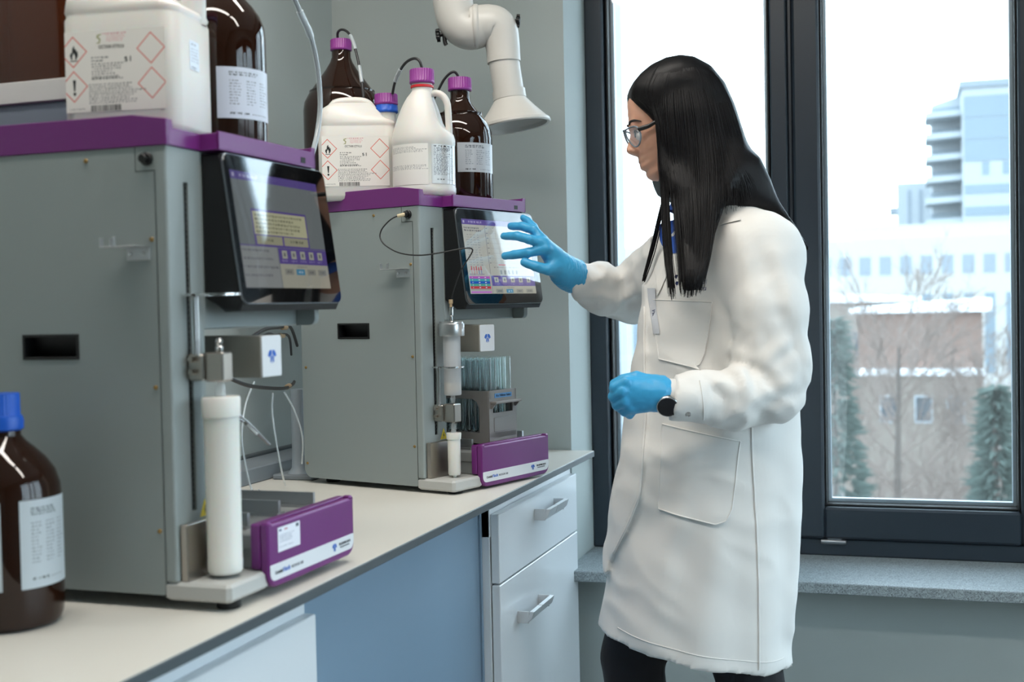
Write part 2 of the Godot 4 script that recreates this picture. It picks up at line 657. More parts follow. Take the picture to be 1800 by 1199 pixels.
# ---------- chromatography machines ----------
# local axes: x out of the front, z out of the wide side panel, origin at the lower front corner of that panel
const FRONT := Basis(Vector3(0, 0, -1), Vector3(0, 1, 0), Vector3(1, 0, 0))     # drawing plane that faces the front
const PLAN := Basis(Vector3(1, 0, 0), Vector3(0, 0, -1), Vector3(0, 1, 0))      # drawing plane that faces up
const M1_AT := Vector3(-0.8897, 0.906, -1.363)
const M2_AT := Vector3(-0.9433, 0.900, -2.3408)
const M1_TURN := -0.0248
const M2_TURN := -0.3026
const AXIS := Vector3(0.040, 0, -0.048)     # where columns hang

func machine_mats() -> void:
	grainy("machine_grey", srgb(144, 153, 152), 0.45, 14.0, 0.002)
	grainy("machine_purple", srgb(110, 38, 114), 0.36, 14.0, 0.002)
	paint("machine_black", srgb(16, 17, 19), 0.42)
	paint("slot_black", srgb(5, 5, 6), 0.6)
	grainy("base_light_grey", srgb(186, 187, 184), 0.5, 14.0, 0.003)
	paint("steel", srgb(176, 170, 162), 0.28, 1.0)
	paint("steel_bright", srgb(205, 205, 205), 0.2, 1.0)
	paint("aluminium", srgb(190, 192, 194), 0.38, 0.9)
	paint("brass", srgb(170, 140, 90), 0.35, 0.9)
	paint("rubber", srgb(18, 18, 18), 0.8)
	paint("label_white", srgb(225, 228, 232), 0.5)
	paint("logo_blue", srgb(30, 95, 190), 0.5)
	paint("ink", srgb(25, 28, 34), 0.6)
	paint("ink_grey", srgb(120, 124, 130), 0.6)
	paint("screen_glass_black", srgb(7, 8, 10), 0.04, 0.0, 0.7)
	mats.screen_glass_black.clearcoat_enabled = true
	mats.screen_glass_black.clearcoat = 1.0
	mats.screen_glass_black.clearcoat_roughness = 0.03

func build_machines() -> void:
	machine_mats()
	var a := make_machine("grey flash chromatography machine in the foreground, its touchscreen turned to the window, out of focus", M1_AT, M1_TURN, false)
	var b := make_machine("grey flash chromatography machine nearer the window whose touchscreen the gloved hand is using", M2_AT, M2_TURN, true)
	columns_for(M1_AT, M1_TURN, false)
	columns_for(M2_AT, M2_TURN, true)
	rack_and_tubes()

func logo(parent: Node, xf: Transform3D, s: float, called := "emblem") -> void:
	# winged emblem of size s
	var b := MB.new()
	b.xf = xf
	var k := s / 2.0
	for sg in [-1.0, 1.0]:
		b.prism(PackedVector2Array([Vector2(sg * 0.1 * k, 0.75 * k), Vector2(sg * 0.55 * k, 0.72 * k), Vector2(sg * 0.85 * k, 0.4 * k), Vector2(sg * 1.0 * k, -0.05 * k), Vector2(sg * 0.72 * k, 0.05 * k), Vector2(sg * 0.62 * k, -0.2 * k), Vector2(sg * 0.40 * k, 0.0), Vector2(sg * 0.1 * k, 0.2 * k)]), 0, 0.0004)
		b.prism(PackedVector2Array([Vector2(sg * 0.04 * k, 0.1 * k), Vector2(sg * 0.34 * k, -0.12 * k), Vector2(sg * 0.46 * k, -0.8 * k), Vector2(sg * 0.24 * k, -0.55 * k), Vector2(sg * 0.14 * k, -0.9 * k)]), 0, 0.0004)
	put(b, called, mats.logo_blue, parent)

func make_machine(label: String, at: Vector3, turn: float, second: bool) -> Node3D:
	var t := thing("chromatography_machine", label, "lab machine", at, turn, "flash chromatography machines")
	var grey: Material = mats.machine_grey
	var purple: Material = mats.machine_purple
	var b := MB.new()
	# chassis behind the panel, upper housing behind the screen
	b.span(Vector3(-0.332, 0.016, -0.076), Vector3(-0.016, 0.583, -0.031), 0.002)
	b.span(Vector3(-0.332, 0.016, -0.031), Vector3(-0.235, 0.583, -0.007))
	b.span(Vector3(-0.135, 0.016, -0.031), Vector3(-0.016, 0.583, -0.007))
	put(b, "chassis", grey, t)
	b = MB.new()
	b.span(Vector3(-0.332, 0.349, -0.333), Vector3(0.0, 0.5835, -0.0765), 0.002)
	b.xf = Transform3D(Basis.IDENTITY, Vector3(0, 0, 0))
	b.prism(rrect(0.0, 0.349, 0.032, 0.5832, [0, 0.01, 0, 0], 4), -0.336, -0.3225, 0.001)
	put(b, "upper_housing", grey, t)
	# wide side panel with a step at its upper front corner and a cut-out for the grip
	b = MB.new()
	var hole := rrect(-0.2285, 0.314, -0.1405, 0.3465, 0.002, 2)
	var outline := rrect(-0.337, 0.012, -0.0178, 0.583, [0.022, 0.004, 0, 0.002], 6)
	outline = Geometry2D.clip_polygons(outline, PackedVector2Array([Vector2(-0.046, 0.5515), Vector2(0, 0.5515), Vector2(0, 0.6), Vector2(-0.046, 0.6)]))[0]
	for half in [[-0.5, -0.1845], [-0.1845, 0.5]]:
		var cut := PackedVector2Array([Vector2(half[0], 0), Vector2(half[1], 0), Vector2(half[1], 1), Vector2(half[0], 1)])
		var piece: PackedVector2Array = Geometry2D.intersect_polygons(outline, cut)[0]
		piece = Geometry2D.clip_polygons(piece, hole)[0]
		b.prism(piece, -0.0065, 0.0)
	put(b, "side_panel", grey, t)
	# recessed grip
	b = MB.new()
	for r in [[-0.2295, 0.3135, -0.2255, 0.347], [-0.1435, 0.3135, -0.1395, 0.347], [-0.2255, 0.3135, -0.1435, 0.3172], [-0.2255, 0.3433, -0.1435, 0.347]]:
		b.span(Vector3(r[0], r[1], -0.028), Vector3(r[2], r[3], 0.0012), 0.0006)
	b.xf = Transform3D(Basis(Vector3(1, 0, 0), 0.35), Vector3(-0.1845, 0.330, -0.020))
	b.span(Vector3(-0.042, -0.02, -0.002), Vector3(0.042, 0.02, 0.0))
	b.xf = Transform3D.IDENTITY
	b.span(Vector3(-0.2265, 0.316, -0.03), Vector3(-0.1425, 0.346, -0.028))
	var grip := put(b, "grip", mats.machine_black, t)
	# front column with the slot the column clamp runs in
	b = MB.new()
	var ax := Transform3D(PLAN, Vector3.ZERO)
	b.xf = ax
	var whole := rrect(-0.0158, 0.0, 0.0, 0.0765, [0, 0.004, 0.001, 0], 4)
	b.prism(whole, 0.03, 0.115)
	b.prism(whole, 0.54, 0.583)
	b.prism(rrect(-0.0158, 0.0, 0.0, 0.0375, [0, 0.004, 0.001, 0], 4), 0.115, 0.54)
	b.prism(rrect(-0.0158, 0.0475, 0.0, 0.0765, [0, 0.001, 0.001, 0], 4), 0.115, 0.54)
	# the part of it beside the tube port
	b.prism(PackedVector2Array([Vector2(-0.0445, 0), Vector2(-0.0155, 0), Vector2(-0.0155, 0.0072), Vector2(-0.0445, 0.0072)]), 0.5528, 0.583)
	put(b, "front_column", grey, t)
	b = MB.new()
	b.span(Vector3(-0.0157, 0.1145, -0.0478), Vector3(-0.004, 0.5405, -0.0372))
	for k in 60:
		b.span(Vector3(-0.0045, 0.118 + k * 0.007, -0.0465), Vector3(-0.0025, 0.1215 + k * 0.007, -0.0385))
	put(b, "slot_track", mats.slot_black, t)
	# screws
	var sm: Material = mats.brass
	for s in [[-0.12, 0.5699], [-0.0236, 0.4655], [-0.0240, 0.2776], [-0.0242, 0.094], [-0.3255, 0.2519], [-0.3277, 0.0429]]:
		b = MB.new()
		b.xf = Transform3D(Basis(Vector3(1, 0, 0), PI / 2), Vector3(s[0], s[1], 0))
		b.lathe([Vector2(0.0, 0.0015), Vector2(0.0012, 0.0015), Vector2(0.0014, 0.0026), Vector2(0.0024, 0.0022), Vector2(0.003, 0.0)].map(func(v): return v), 12)
		b.xf = Transform3D(Basis(Vector3(1, 0, 0), PI / 2), Vector3(s[0], s[1], 0))
		b.lathe([Vector2(0.003, -0.001), Vector2(0.003, 0.0008), Vector2(0.0018, 0.0022), Vector2(0, 0.0024)], 12)
		put(b, "screw", sm, t)
	# tube port
	b = MB.new()
	b.xf = Transform3D(Basis(Vector3(1, 0, 0), PI / 2), Vector3(-0.0268, 0.567, 0))
	b.lathe([Vector2(0.0085, -0.001), Vector2(0.0085, 0.004), Vector2(0.0075, 0.005), Vector2(0.0058, 0.005), Vector2(0.0058, 0.012), Vector2(0.005, 0.013), Vector2(0, 0.013)], 20)
	put(b, "tube_port", mats.machine_black, t)
	# holder for tubing: a plate screwed to the panel with a forked shelf
	b = MB.new()
	b.span(Vector3(-0.0618, 0.4395, 0.0), Vector3(-0.0262, 0.4565, 0.0016), 0.0006)
	b.span(Vector3(-0.0618, 0.4555, 0.0), Vector3(-0.0262, 0.4570, 0.010), 0.0006)
	b.span(Vector3(-0.078, 0.4555, 0.006), Vector3(-0.0262, 0.4570, 0.034), 0.0006)
	b.span(Vector3(-0.078, 0.4560, 0.006), Vector3(-0.0765, 0.4680, 0.014), 0.0005)
	b.span(Vector3(-0.078, 0.4560, 0.026), Vector3(-0.0765, 0.4680, 0.034), 0.0005)
	b.span(Vector3(-0.058, 0.4560, 0.030), Vector3(-0.056, 0.4690, 0.034), 0.0005)
	var hk := put(b, "tubing_holder", mats.aluminium, t)
	for s in [-0.0555, -0.0355]:
		b = MB.new()
		b.xf = Transform3D(Basis(Vector3(1, 0, 0), PI / 2), Vector3(s, 0.4480, 0.0016))
		b.lathe([Vector2(0.0026, 0), Vector2(0.0026, 0.0012), Vector2(0.001, 0.0016), Vector2(0, 0.0016)], 10)
		put(b, "screw", mats.steel_bright, hk)
	# purple top tray
	b = MB.new()
	b.prism(PackedVector2Array([Vector2(-0.46, 0.5838), Vector2(0.003, 0.5838), Vector2(0.003, 0.6165), Vector2(-0.048, 0.6240), Vector2(-0.46, 0.6240)]), -0.004, 0.002, 0.0008)
	b.span(Vector3(-0.46, 0.5838, -0.336), Vector3(0.0, 0.606, -0.004))
	b.xf = Transform3D(PLAN, Vector3.ZERO)
	b.prism(rrect(-0.46, 0.0735, 0.0315, 0.3365, [0, 0.002, 0.004, 0], 3), 0.5838, 0.606, 0.0008)
	b.xf = Transform3D(FRONT, Vector3.ZERO)
	b.prism(PackedVector2Array([Vector2(0, 0.5838), Vector2(0.0745, 0.5838), Vector2(0.0745, 0.606), Vector2(0.0145, 0.606), Vector2(0.0115, 0.6165), Vector2(0, 0.6165)]), -0.004, 0.003, 0.0006)
	b.prism(PackedVector2Array([Vector2(0.0735, 0.586), Vector2(0.3365, 0.586), Vector2(0.3365, 0.6145), Vector2(0.326, 0.6145), Vector2(0.324, 0.608), Vector2(0.0735, 0.608)]), 0.0275, 0.0318, 0.0006)
	b.xf = Transform3D.IDENTITY
	b.span(Vector3(-0.46, 0.5838, -0.3365), Vector3(0.0318, 0.6145, -0.332), 0.0008)
	b.span(Vector3(-0.46, 0.5838, -0.334), Vector3(-0.456, 0.6240, 0.0), 0.0008)
	var tray := put(b, "top_tray", purple, t)
	b = MB.new()
	b.span(Vector3(0.0312, 0.5885, -0.305), Vector3(0.0322, 0.597, -0.292))
	put(b, "socket", mats.slot_black, tray)
	# touchscreen: wedge shaped casing, glass front with the lit display
	b = MB.new()
	b.prism(PackedVector2Array([Vector2(0.0005, 0.392), Vector2(0.030, 0.372), Vector2(0.052, 0.372), Vector2(0.0578, 0.384), Vector2(0.0305, 0.580), Vector2(0.0005, 0.580)]), -0.3555, -0.0775, 0.003)
	var scr := put(b, "touchscreen", mats.machine_black, t)
	var ydir := (Vector3(0.033, 0.581, 0) - Vector3(0.060, 0.382, 0)).normalized()
	var zdir := Vector3(0, 0, -1).cross(ydir).normalized()
	var sxf := Transform3D(Basis(Vector3(0, 0, -1), ydir, zdir), Vector3(0.033, 0.581, -0.0765) - ydir * 0.2)
	b = MB.new()
	b.xf = sxf
	b.prism(rrect(0.0, -0.0015, 0.282, 0.2005, 0.014, 6), -0.0035, -0.0005, 0.0005)
	put(b, "trim", paint("screen_trim", srgb(120, 125, 130), 0.3, 0.9), scr)
	b = MB.new()
	b.xf = sxf
	b.prism(rrect(0.0012, -0.0003, 0.2808, 0.1993, 0.013, 6), -0.003, 0.0005, 0.0004)
	put(b, "glass", mats.screen_glass_black, scr)
	b = MB.new()
	b.xf = sxf
	var d0 := Vector2(0.016, 0.0205) if second else Vector2(0.012, 0.0205)
	var d1 := Vector2(0.258, 0.178) if second else Vector2(0.250, 0.178)
	b.quad(Vector3(d0.x, d0.y, 0.0006), Vector3(d1.x, d0.y, 0.0006), Vector3(d1.x, d1.y, 0.0006), Vector3(d0.x, d1.y, 0.0006))
	put(b, "display", display_material(second), scr)
	# dispensing arm under the screen
	b = MB.new()
	b.span(Vector3(-0.20, 0.283, -0.163), Vector3(0.0625, 0.339, -0.112), 0.0012)
	var arm := put(b, "dispensing_arm", paint("arm_grey", srgb(150, 147, 138), 0.35, 0.35), t)
	b = MB.new()
	b.xf = Transform3D(FRONT, Vector3.ZERO)
	b.prism(rrect(0.113, 0.2835, 0.163, 0.3385, 0.003, 3), 0.0625, 0.0645, 0.0004)
	put(b, "arm_cover", mats.label_white, arm)
	logo(arm, Transform3D(FRONT, Vector3(0.0645, 0.311, -0.138)), 0.022)
	b = MB.new()
	b.span(Vector3(-0.20, 0.30, -0.113), Vector3(-0.17, 0.33, -0.07), 0.001)
	put(b, "arm_bracket", mats.steel, t)
	# base of the column bay
	b = MB.new()
	b.xf = Transform3D(PLAN, Vector3.ZERO)
	b.prism(PackedVector2Array([Vector2(-0.017, 0.0), Vector2(0.070, 0.0), Vector2(0.076, 0.005), Vector2(0.076, 0.092), Vector2(0.056, 0.095), Vector2(0.056, 0.33), Vector2(-0.017, 0.33)]), 0.006, 0.029, 0.004)
	b.xf = Transform3D.IDENTITY
	b.span(Vector3(-0.33, 0.010, -0.33), Vector3(-0.017, 0.03, -0.077), 0.003)
	put(b, "base_plate", mats.base_light_grey, t)
	var fh := 0.0 if second else -0.006
	for f in [[0.055, -0.03], [-0.29, -0.04], [0.04, -0.29], [-0.29, -0.29]]:
		b = MB.new()
		b.xf = Transform3D(Basis.IDENTITY, Vector3(f[0], 0, f[1]))
		b.lathe([Vector2(0, fh), Vector2(0.014, fh), Vector2(0.016, fh + 0.002), Vector2(0.016, 0.012), Vector2(0, 0.012)], 16)
		put(b, "foot", mats.rubber, t)
	# stainless splash plate and warning triangle
	b = MB.new()
	b.span(Vector3(0.002, 0.0292, -0.074), Vector3(0.012, 0.102, -0.006), 0.001)
	put(b, "splash_plate", mats.steel, t)
	b = MB.new()
	b.xf = Transform3D(FRONT, Vector3(0.0002, 0, 0))
	b.prism(PackedVector2Array([Vector2(0.054, 0.104), Vector2(0.0755, 0.104), Vector2(0.0650, 0.1265)]), 0, 0.0004)
	var wt := put(b, "warning_label", paint("warning_yellow", srgb(225, 195, 30), 0.5), t)
	b = MB.new()
	b.xf = Transform3D(FRONT, Vector3(0.0006, 0, 0))
	b.prism(PackedVector2Array([Vector2(0.0662, 0.1185), Vector2(0.0628, 0.1115), Vector2(0.0648, 0.1115), Vector2(0.0640, 0.1055), Vector2(0.0672, 0.1128), Vector2(0.0652, 0.1128), Vector2(0.0672, 0.1185)]), 0, 0.0003)
	put(b, "bolt_mark", mats.ink, wt)
	# fraction collector: grey tray body, rails, purple front
	b = MB.new()
	b.span(Vector3(-0.32, 0.0292, -0.328), Vector3(0.066, 0.056, -0.097), 0.002)
	b.span(Vector3(-0.32, 0.055, -0.332), Vector3(0.068, 0.076, -0.094), 0.002)
	put(b, "collector_body", paint("collector_grey", srgb(150, 153, 152), 0.5), t)
	for z in [-0.132, -0.236, -0.318]:
		b = MB.new()
		b.xf = Transform3D(FRONT, Vector3.ZERO)
		b.prism(PackedVector2Array([Vector2(-z - 0.012, 0.076), Vector2(-z + 0.010, 0.076), Vector2(-z + 0.010, 0.0805), Vector2(-z - 0.002, 0.0805), Vector2(-z - 0.002, 0.0985), Vector2(-z - 0.008, 0.0985), Vector2(-z - 0.008, 0.0805), Vector2(-z - 0.012, 0.0805)]), -0.30, 0.028 if z != -0.236 else 0.016)
		put(b, "rail", mats.aluminium, t)
	b = MB.new()
	b.xf = Transform3D(FRONT, Vector3.ZERO)
	var plate := PackedVector2Array()
	for p in rrect(0.0855, 0.005, 0.335, 0.0895, [0.022, 0.02, 0, 0], 6): plate.append(p)
	plate = Geometry2D.merge_polygons(plate, rrect(0.0855, 0.06, 0.0975, 0.0932, [0, 0, 0.003, 0.004], 3))[0]
	plate = Geometry2D.merge_polygons(plate, rrect(0.323, 0.06, 0.335, 0.0932, [0, 0, 0.004, 0.003], 3))[0]
	b.prism(plate, 0.069, 0.082, 0.0025)
	b.prism(rrect(0.0845, 0.031, 0.336, 0.0915, [0.004, 0.004, 0.004, 0.004], 3), 0.056, 0.0695, 0.001)
	var pf := put(b, "collector_front", purple, t)
	b = MB.new()
	b.xf = Transform3D(FRONT, Vector3.ZERO)
	b.prism(rrect(0.0885, 0.0145, 0.332, 0.0362, [0.012, 0.012, 0.002, 0.002], 5), 0.0818, 0.0826, 0.0002)
	var lab := put(b, "name_strip", mats.label_white, pf)
	letters("Combi", 0.0046, mats.ink, lab, "lettering", Transform3D(FRONT, Vector3(0.0828, 0.0245, -0.1101)), true)
	letters("Flash", 0.0056, mats.logo_blue, lab, "lettering", Transform3D(FRONT, Vector3(0.0828, 0.0249, -0.1305)), true)
	letters("NEXTGEN 300", 0.0038, mats.ink_grey, lab, "lettering", Transform3D(FRONT, Vector3(0.0828, 0.0243, -0.1600)))
	logo(lab, Transform3D(FRONT, Vector3(0.0826, 0.0262, -0.270)), 0.0135)
	letters("TELEDYNE ISCO", 0.0036, mats.ink, lab, "lettering", Transform3D(FRONT, Vector3(0.0828, 0.0276, -0.3020)), true)
	letters("Everywhereyoulook", 0.0024, mats.ink_grey, lab, "lettering", Transform3D(FRONT, Vector3(0.0828, 0.0232, -0.3020)))
	if not second:
		b = MB.new()
		b.xf = Transform3D(FRONT, Vector3.ZERO)
		b.quad(Vector3(0.110, 0.050, 0.0824), Vector3(0.170, 0.050, 0.0824), Vector3(0.170, 0.083, 0.0824), Vector3(0.110, 0.083, 0.0824))
		put(b, "sticker", printed("tray_sticker", sticker_image(), 0.5), pf)
	# clamp that carries the column
	var cy := 0.161 if second else 0.3015
	var rod := 0.2546 if second else 0.3945
	b = MB.new()
	b.span(Vector3(-0.010, cy - 0.014, -0.0475), Vector3(0.022, cy + 0.016, -0.0375), 0.001)
	b.span(Vector3(0.004, cy - 0.017, -0.058), Vector3(0.026, cy + 0.017, -0.030), 0.002)
	b.span(Vector3(0.024, cy - 0.019, -0.060), Vector3(0.052, cy + 0.019, -0.036), 0.002)
	b.xf = Transform3D(Basis(Vector3(1, 0, 0), PI / 2), Vector3(0.012, cy - 0.006, -0.026))
	b.lathe([Vector2(0, -0.006), Vector2(0.0035, -0.006), Vector2(0.0035, 0.004), Vector2(0, 0.004)], 12)
	b.xf = Transform3D(Basis(Vector3(1, 0, 0), PI / 2), Vector3(0.012, cy + 0.010, -0.026))
	b.lathe([Vector2(0, -0.006), Vector2(0.0035, -0.006), Vector2(0.0035, 0.004), Vector2(0, 0.004)], 12)
	var cl := put(b, "column_clamp", mats.steel, t)
	b = MB.new()
	b.tube([Vector3(0.014, cy + 0.014, -0.033), Vector3(0.014, rod, -0.033)], 0.0026, 10)
	b.tube([Vector3(0.020, cy + 0.014, -0.031), Vector3(0.020, rod, -0.031)], 0.0016, 8)
	put(b, "rod", mats.steel_bright, cl)
	b = MB.new()
	var rr := 0.0205 if second else 0.026
	b.xf = Transform3D(Basis.IDENTITY, Vector3(AXIS.x, rod, AXIS.z))
	b.lathe([Vector2(rr - 0.001, -0.0015), Vector2(rr + 0.004, -0.0015), Vector2(rr + 0.004, 0.0015), Vector2(rr - 0.001, 0.0015), Vector2(rr - 0.001, -0.0015)], 32)
	b.xf = Transform3D.IDENTITY
	b.span(Vector3(0.004, rod - 0.0015, -0.043), Vector3(AXIS.x - rr + 0.001, rod + 0.0015, -0.026), 0.0005)
	put(b, "support_ring", mats.steel_bright, cl)
	return t

func sticker_image() -> Image:
	var im := Image.create(240, 132, false, Image.FORMAT_RGB8)
	im.fill(Color(0.93, 0.94, 0.97))
	var r := RandomNumberGenerator.new()
	r.seed = 11
	im.fill_rect(Rect2i(14, 12, 26, 10), Color(0.3, 0.35, 0.5))
	im.fill_rect(Rect2i(70, 14, 34, 8), Color(0.75, 0.5, 0.55))
	im.fill_rect(Rect2i(196, 8, 30, 18), Color(0.3, 0.35, 0.4))
	dashes(im, Rect2i(14, 42, 190, 44), 9, 5, Color(0.55, 0.58, 0.65), r)
	dashes(im, Rect2i(14, 104, 190, 10), 9, 5, Color(0.5, 0.53, 0.6), r)
	return im

func dashes(im: Image, area: Rect2i, step: int, h: int, c: Color, r: RandomNumberGenerator) -> void:
	# rows of unreadably small print
	var y := area.position.y
	while y + h <= area.end.y:
		var x := area.position.x
		var last := area.end.x - r.randi_range(0, area.size.x / 3)
		while x < last:
			var w := r.randi_range(2, 4) * h / 2
			for k in w:
				if r.randf() < 0.72:
					im.fill_rect(Rect2i(x + k, y + r.randi_range(0, h / 3), 1, h - r.randi_range(0, h / 2)), c)
			x += w + h / 2 + 1
		y += step

func display_material(second: bool) -> StandardMaterial3D:
	var W := 640
	var H := 416
	var im := Image.create(W, H, false, Image.FORMAT_RGB8)
	var r := RandomNumberGenerator.new()
	r.seed = 21
	var paper := Color(0.74, 0.75, 0.72)
	var violet := Color(0.40, 0.34, 0.62)
	im.fill(paper)
	im.fill_rect(Rect2i(0, 0, W, 30), violet)
	im.fill_rect(Rect2i(12, 8, 14, 14), Color(0.75, 0.72, 0.85))
	dashes(im, Rect2i(60, 8, 130, 14), 14, 12, Color(0.72, 0.68, 0.85), r)
	if second:
		im.fill_rect(Rect2i(206, 30, 3, H - 30), Color(0.45, 0.45, 0.5))
		dashes(im, Rect2i(14, 44, 170, 30), 14, 9, Color(0.35, 0.35, 0.4), r)
		for row in 13:
			for col in 4:
				dashes(im, Rect2i(24 + col * 34, 84 + row * 14, 22, 8), 9, 6, Color(0.55, 0.55, 0.56), r)
		# red and blue sample bars
		for k in 5:
			im.fill_rect(Rect2i(34 + k * 22, 262 + (k % 2) * 5, 7, 22), Color(0.78, 0.20, 0.22))
			im.fill_rect(Rect2i(36 + k * 22, 284, 4, 22), Color(0.25, 0.3, 0.7) if k > 2 else Color(0.8, 0.4, 0.4))
			im.fill_rect(Rect2i(30 + k * 22, 278, 15, 4), Color(0.75, 0.3, 0.32))
		dashes(im, Rect2i(14, 304, 180, 10), 9, 7, Color(0.5, 0.4, 0.5), r)
		var rows := [Color(0.72, 0.36, 0.74), Color(0.30, 0.66, 0.68), Color(0.18, 0.34, 0.74), Color(0.35, 0.66, 0.58), Color(0.78, 0.24, 0.25), Color(0.66, 0.66, 0.62), Color(0.76, 0.45, 0.80)]
		for k in rows.size():
			im.fill_rect(Rect2i(8, 318 + k * 14, 186, 14 if k < 5 else 10), rows[k])
			if k < 5:
				for q in 3: im.fill_rect(Rect2i(30 + q * 58, 322 + k * 14, 14 if q else 6, 6), Color(0.85, 0.82, 0.9))
		im.fill_rect(Rect2i(194, 310, 4, 106), Color(0.8, 0.5, 0.6))
		# chart
		for k in 8: im.fill_rect(Rect2i(240, 46 + k * 28, 390, 1), Color(0.62, 0.63, 0.62))
		for k in 10: im.fill_rect(Rect2i(240 + k * 42, 40, 1, 220), Color(0.62, 0.63, 0.62))
		for k in 8: im.fill_rect(Rect2i(214, 44 + k * 28, 16, 5), Color(0.55, 0.55, 0.55))
		im.fill_rect(Rect2i(296, 250, 70, 4), Color(0.8, 0.2, 0.25))
		dashes(im, Rect2i(250, 262, 360, 12), 12, 8, Color(0.5, 0.5, 0.5), r)
		for k in 5: im.fill_rect(Rect2i(304 + k * 38, 282, 18, 24), Color(0.52, 0.53, 0.52))
		ui_bar(im, 212, 314, W - 212, violet, r)
	else:
		for k in 4: im.fill_rect(Rect2i(0, 60 + k * 18, W, 1), Color(0.64, 0.66, 0.66))
		im.fill_rect(Rect2i(0, 30, W, H - 30), Color(0.50, 0.53, 0.54))
		im.fill_rect(Rect2i(0, 262, W, 4), violet)
		im.fill_rect(Rect2i(0, 266, 256, H - 266), Color(0.62, 0.64, 0.64))
		dashes(im, Rect2i(10, 276, 220, 120), 30, 9, Color(0.42, 0.43, 0.46), r)
		im.fill_rect(Rect2i(106, 130, 408, 134), violet)
		im.fill_rect(Rect2i(114, 138, 392, 84), Color(0.80, 0.80, 0.66))
		dashes(im, Rect2i(126, 146, 366, 70), 15, 9, Color(0.42, 0.42, 0.36), r)
		im.fill_rect(Rect2i(120, 226, 186, 32), Color(0.68, 0.68, 0.58))
		im.fill_rect(Rect2i(318, 226, 186, 32), Color(0.68, 0.68, 0.58))
		dashes(im, Rect2i(196, 236, 40, 12), 12, 10, Color(0.35, 0.35, 0.3), r)
		dashes(im, Rect2i(366, 236, 100, 12), 12, 10, Color(0.35, 0.35, 0.3), r)
		ui_bar(im, 262, 268, W - 262, violet, r)
	var m := paint("display_second" if second else "display_first", Color(0.02, 0.02, 0.02), 0.04, 0.0, 0.7)
	m.clearcoat_enabled = true
	m.clearcoat = 1.0
	m.clearcoat_roughness = 0.03
	m.emission_enabled = true
	m.emission_texture = ImageTexture.create_from_image(im)
	m.emission = Color.BLACK
	m.emission_energy_multiplier = 0.72 if second else 0.50
	m.texture_repeat = false
	return m

func ui_bar(im: Image, x: int, y: int, w: int, violet: Color, r: RandomNumberGenerator) -> void:
	im.fill_rect(Rect2i(x, y, w, 58), violet)
	for k in 5:
		im.fill_rect(Rect2i(x + 26 + k * (w - 30) / 5, y + 8, 38, 30), Color(0.72, 0.73, 0.68))
		im.fill_rect(Rect2i(x + 38 + k * (w - 30) / 5, y + 16, 14, 14), Color(0.45, 0.46, 0.48))
		dashes(im, Rect2i(x + 22 + k * (w - 30) / 5, y + 43, 48, 8), 9, 6, Color(0.7, 0.66, 0.84), r)
	im.fill_rect(Rect2i(x, y + 58, w, im.get_height() - y - 58), Color(0.72, 0.72, 0.66))
	dashes(im, Rect2i(x + w / 3, y + 64, 80, 8), 9, 6, Color(0.5, 0.5, 0.5), r)
	for k in 4:
		im.fill_rect(Rect2i(x + 30 + k * (w - 30) / 4, y + 76, 66, 22), Color(0.60, 0.61, 0.58) if k != 1 else Color(0.30, 0.58, 0.72))
		dashes(im, Rect2i(x + 48 + k * (w - 30) / 4, y + 82, 32, 10), 11, 9, Color(0.42, 0.42, 0.42) if k != 1 else Color(0.85, 0.9, 0.95), r)

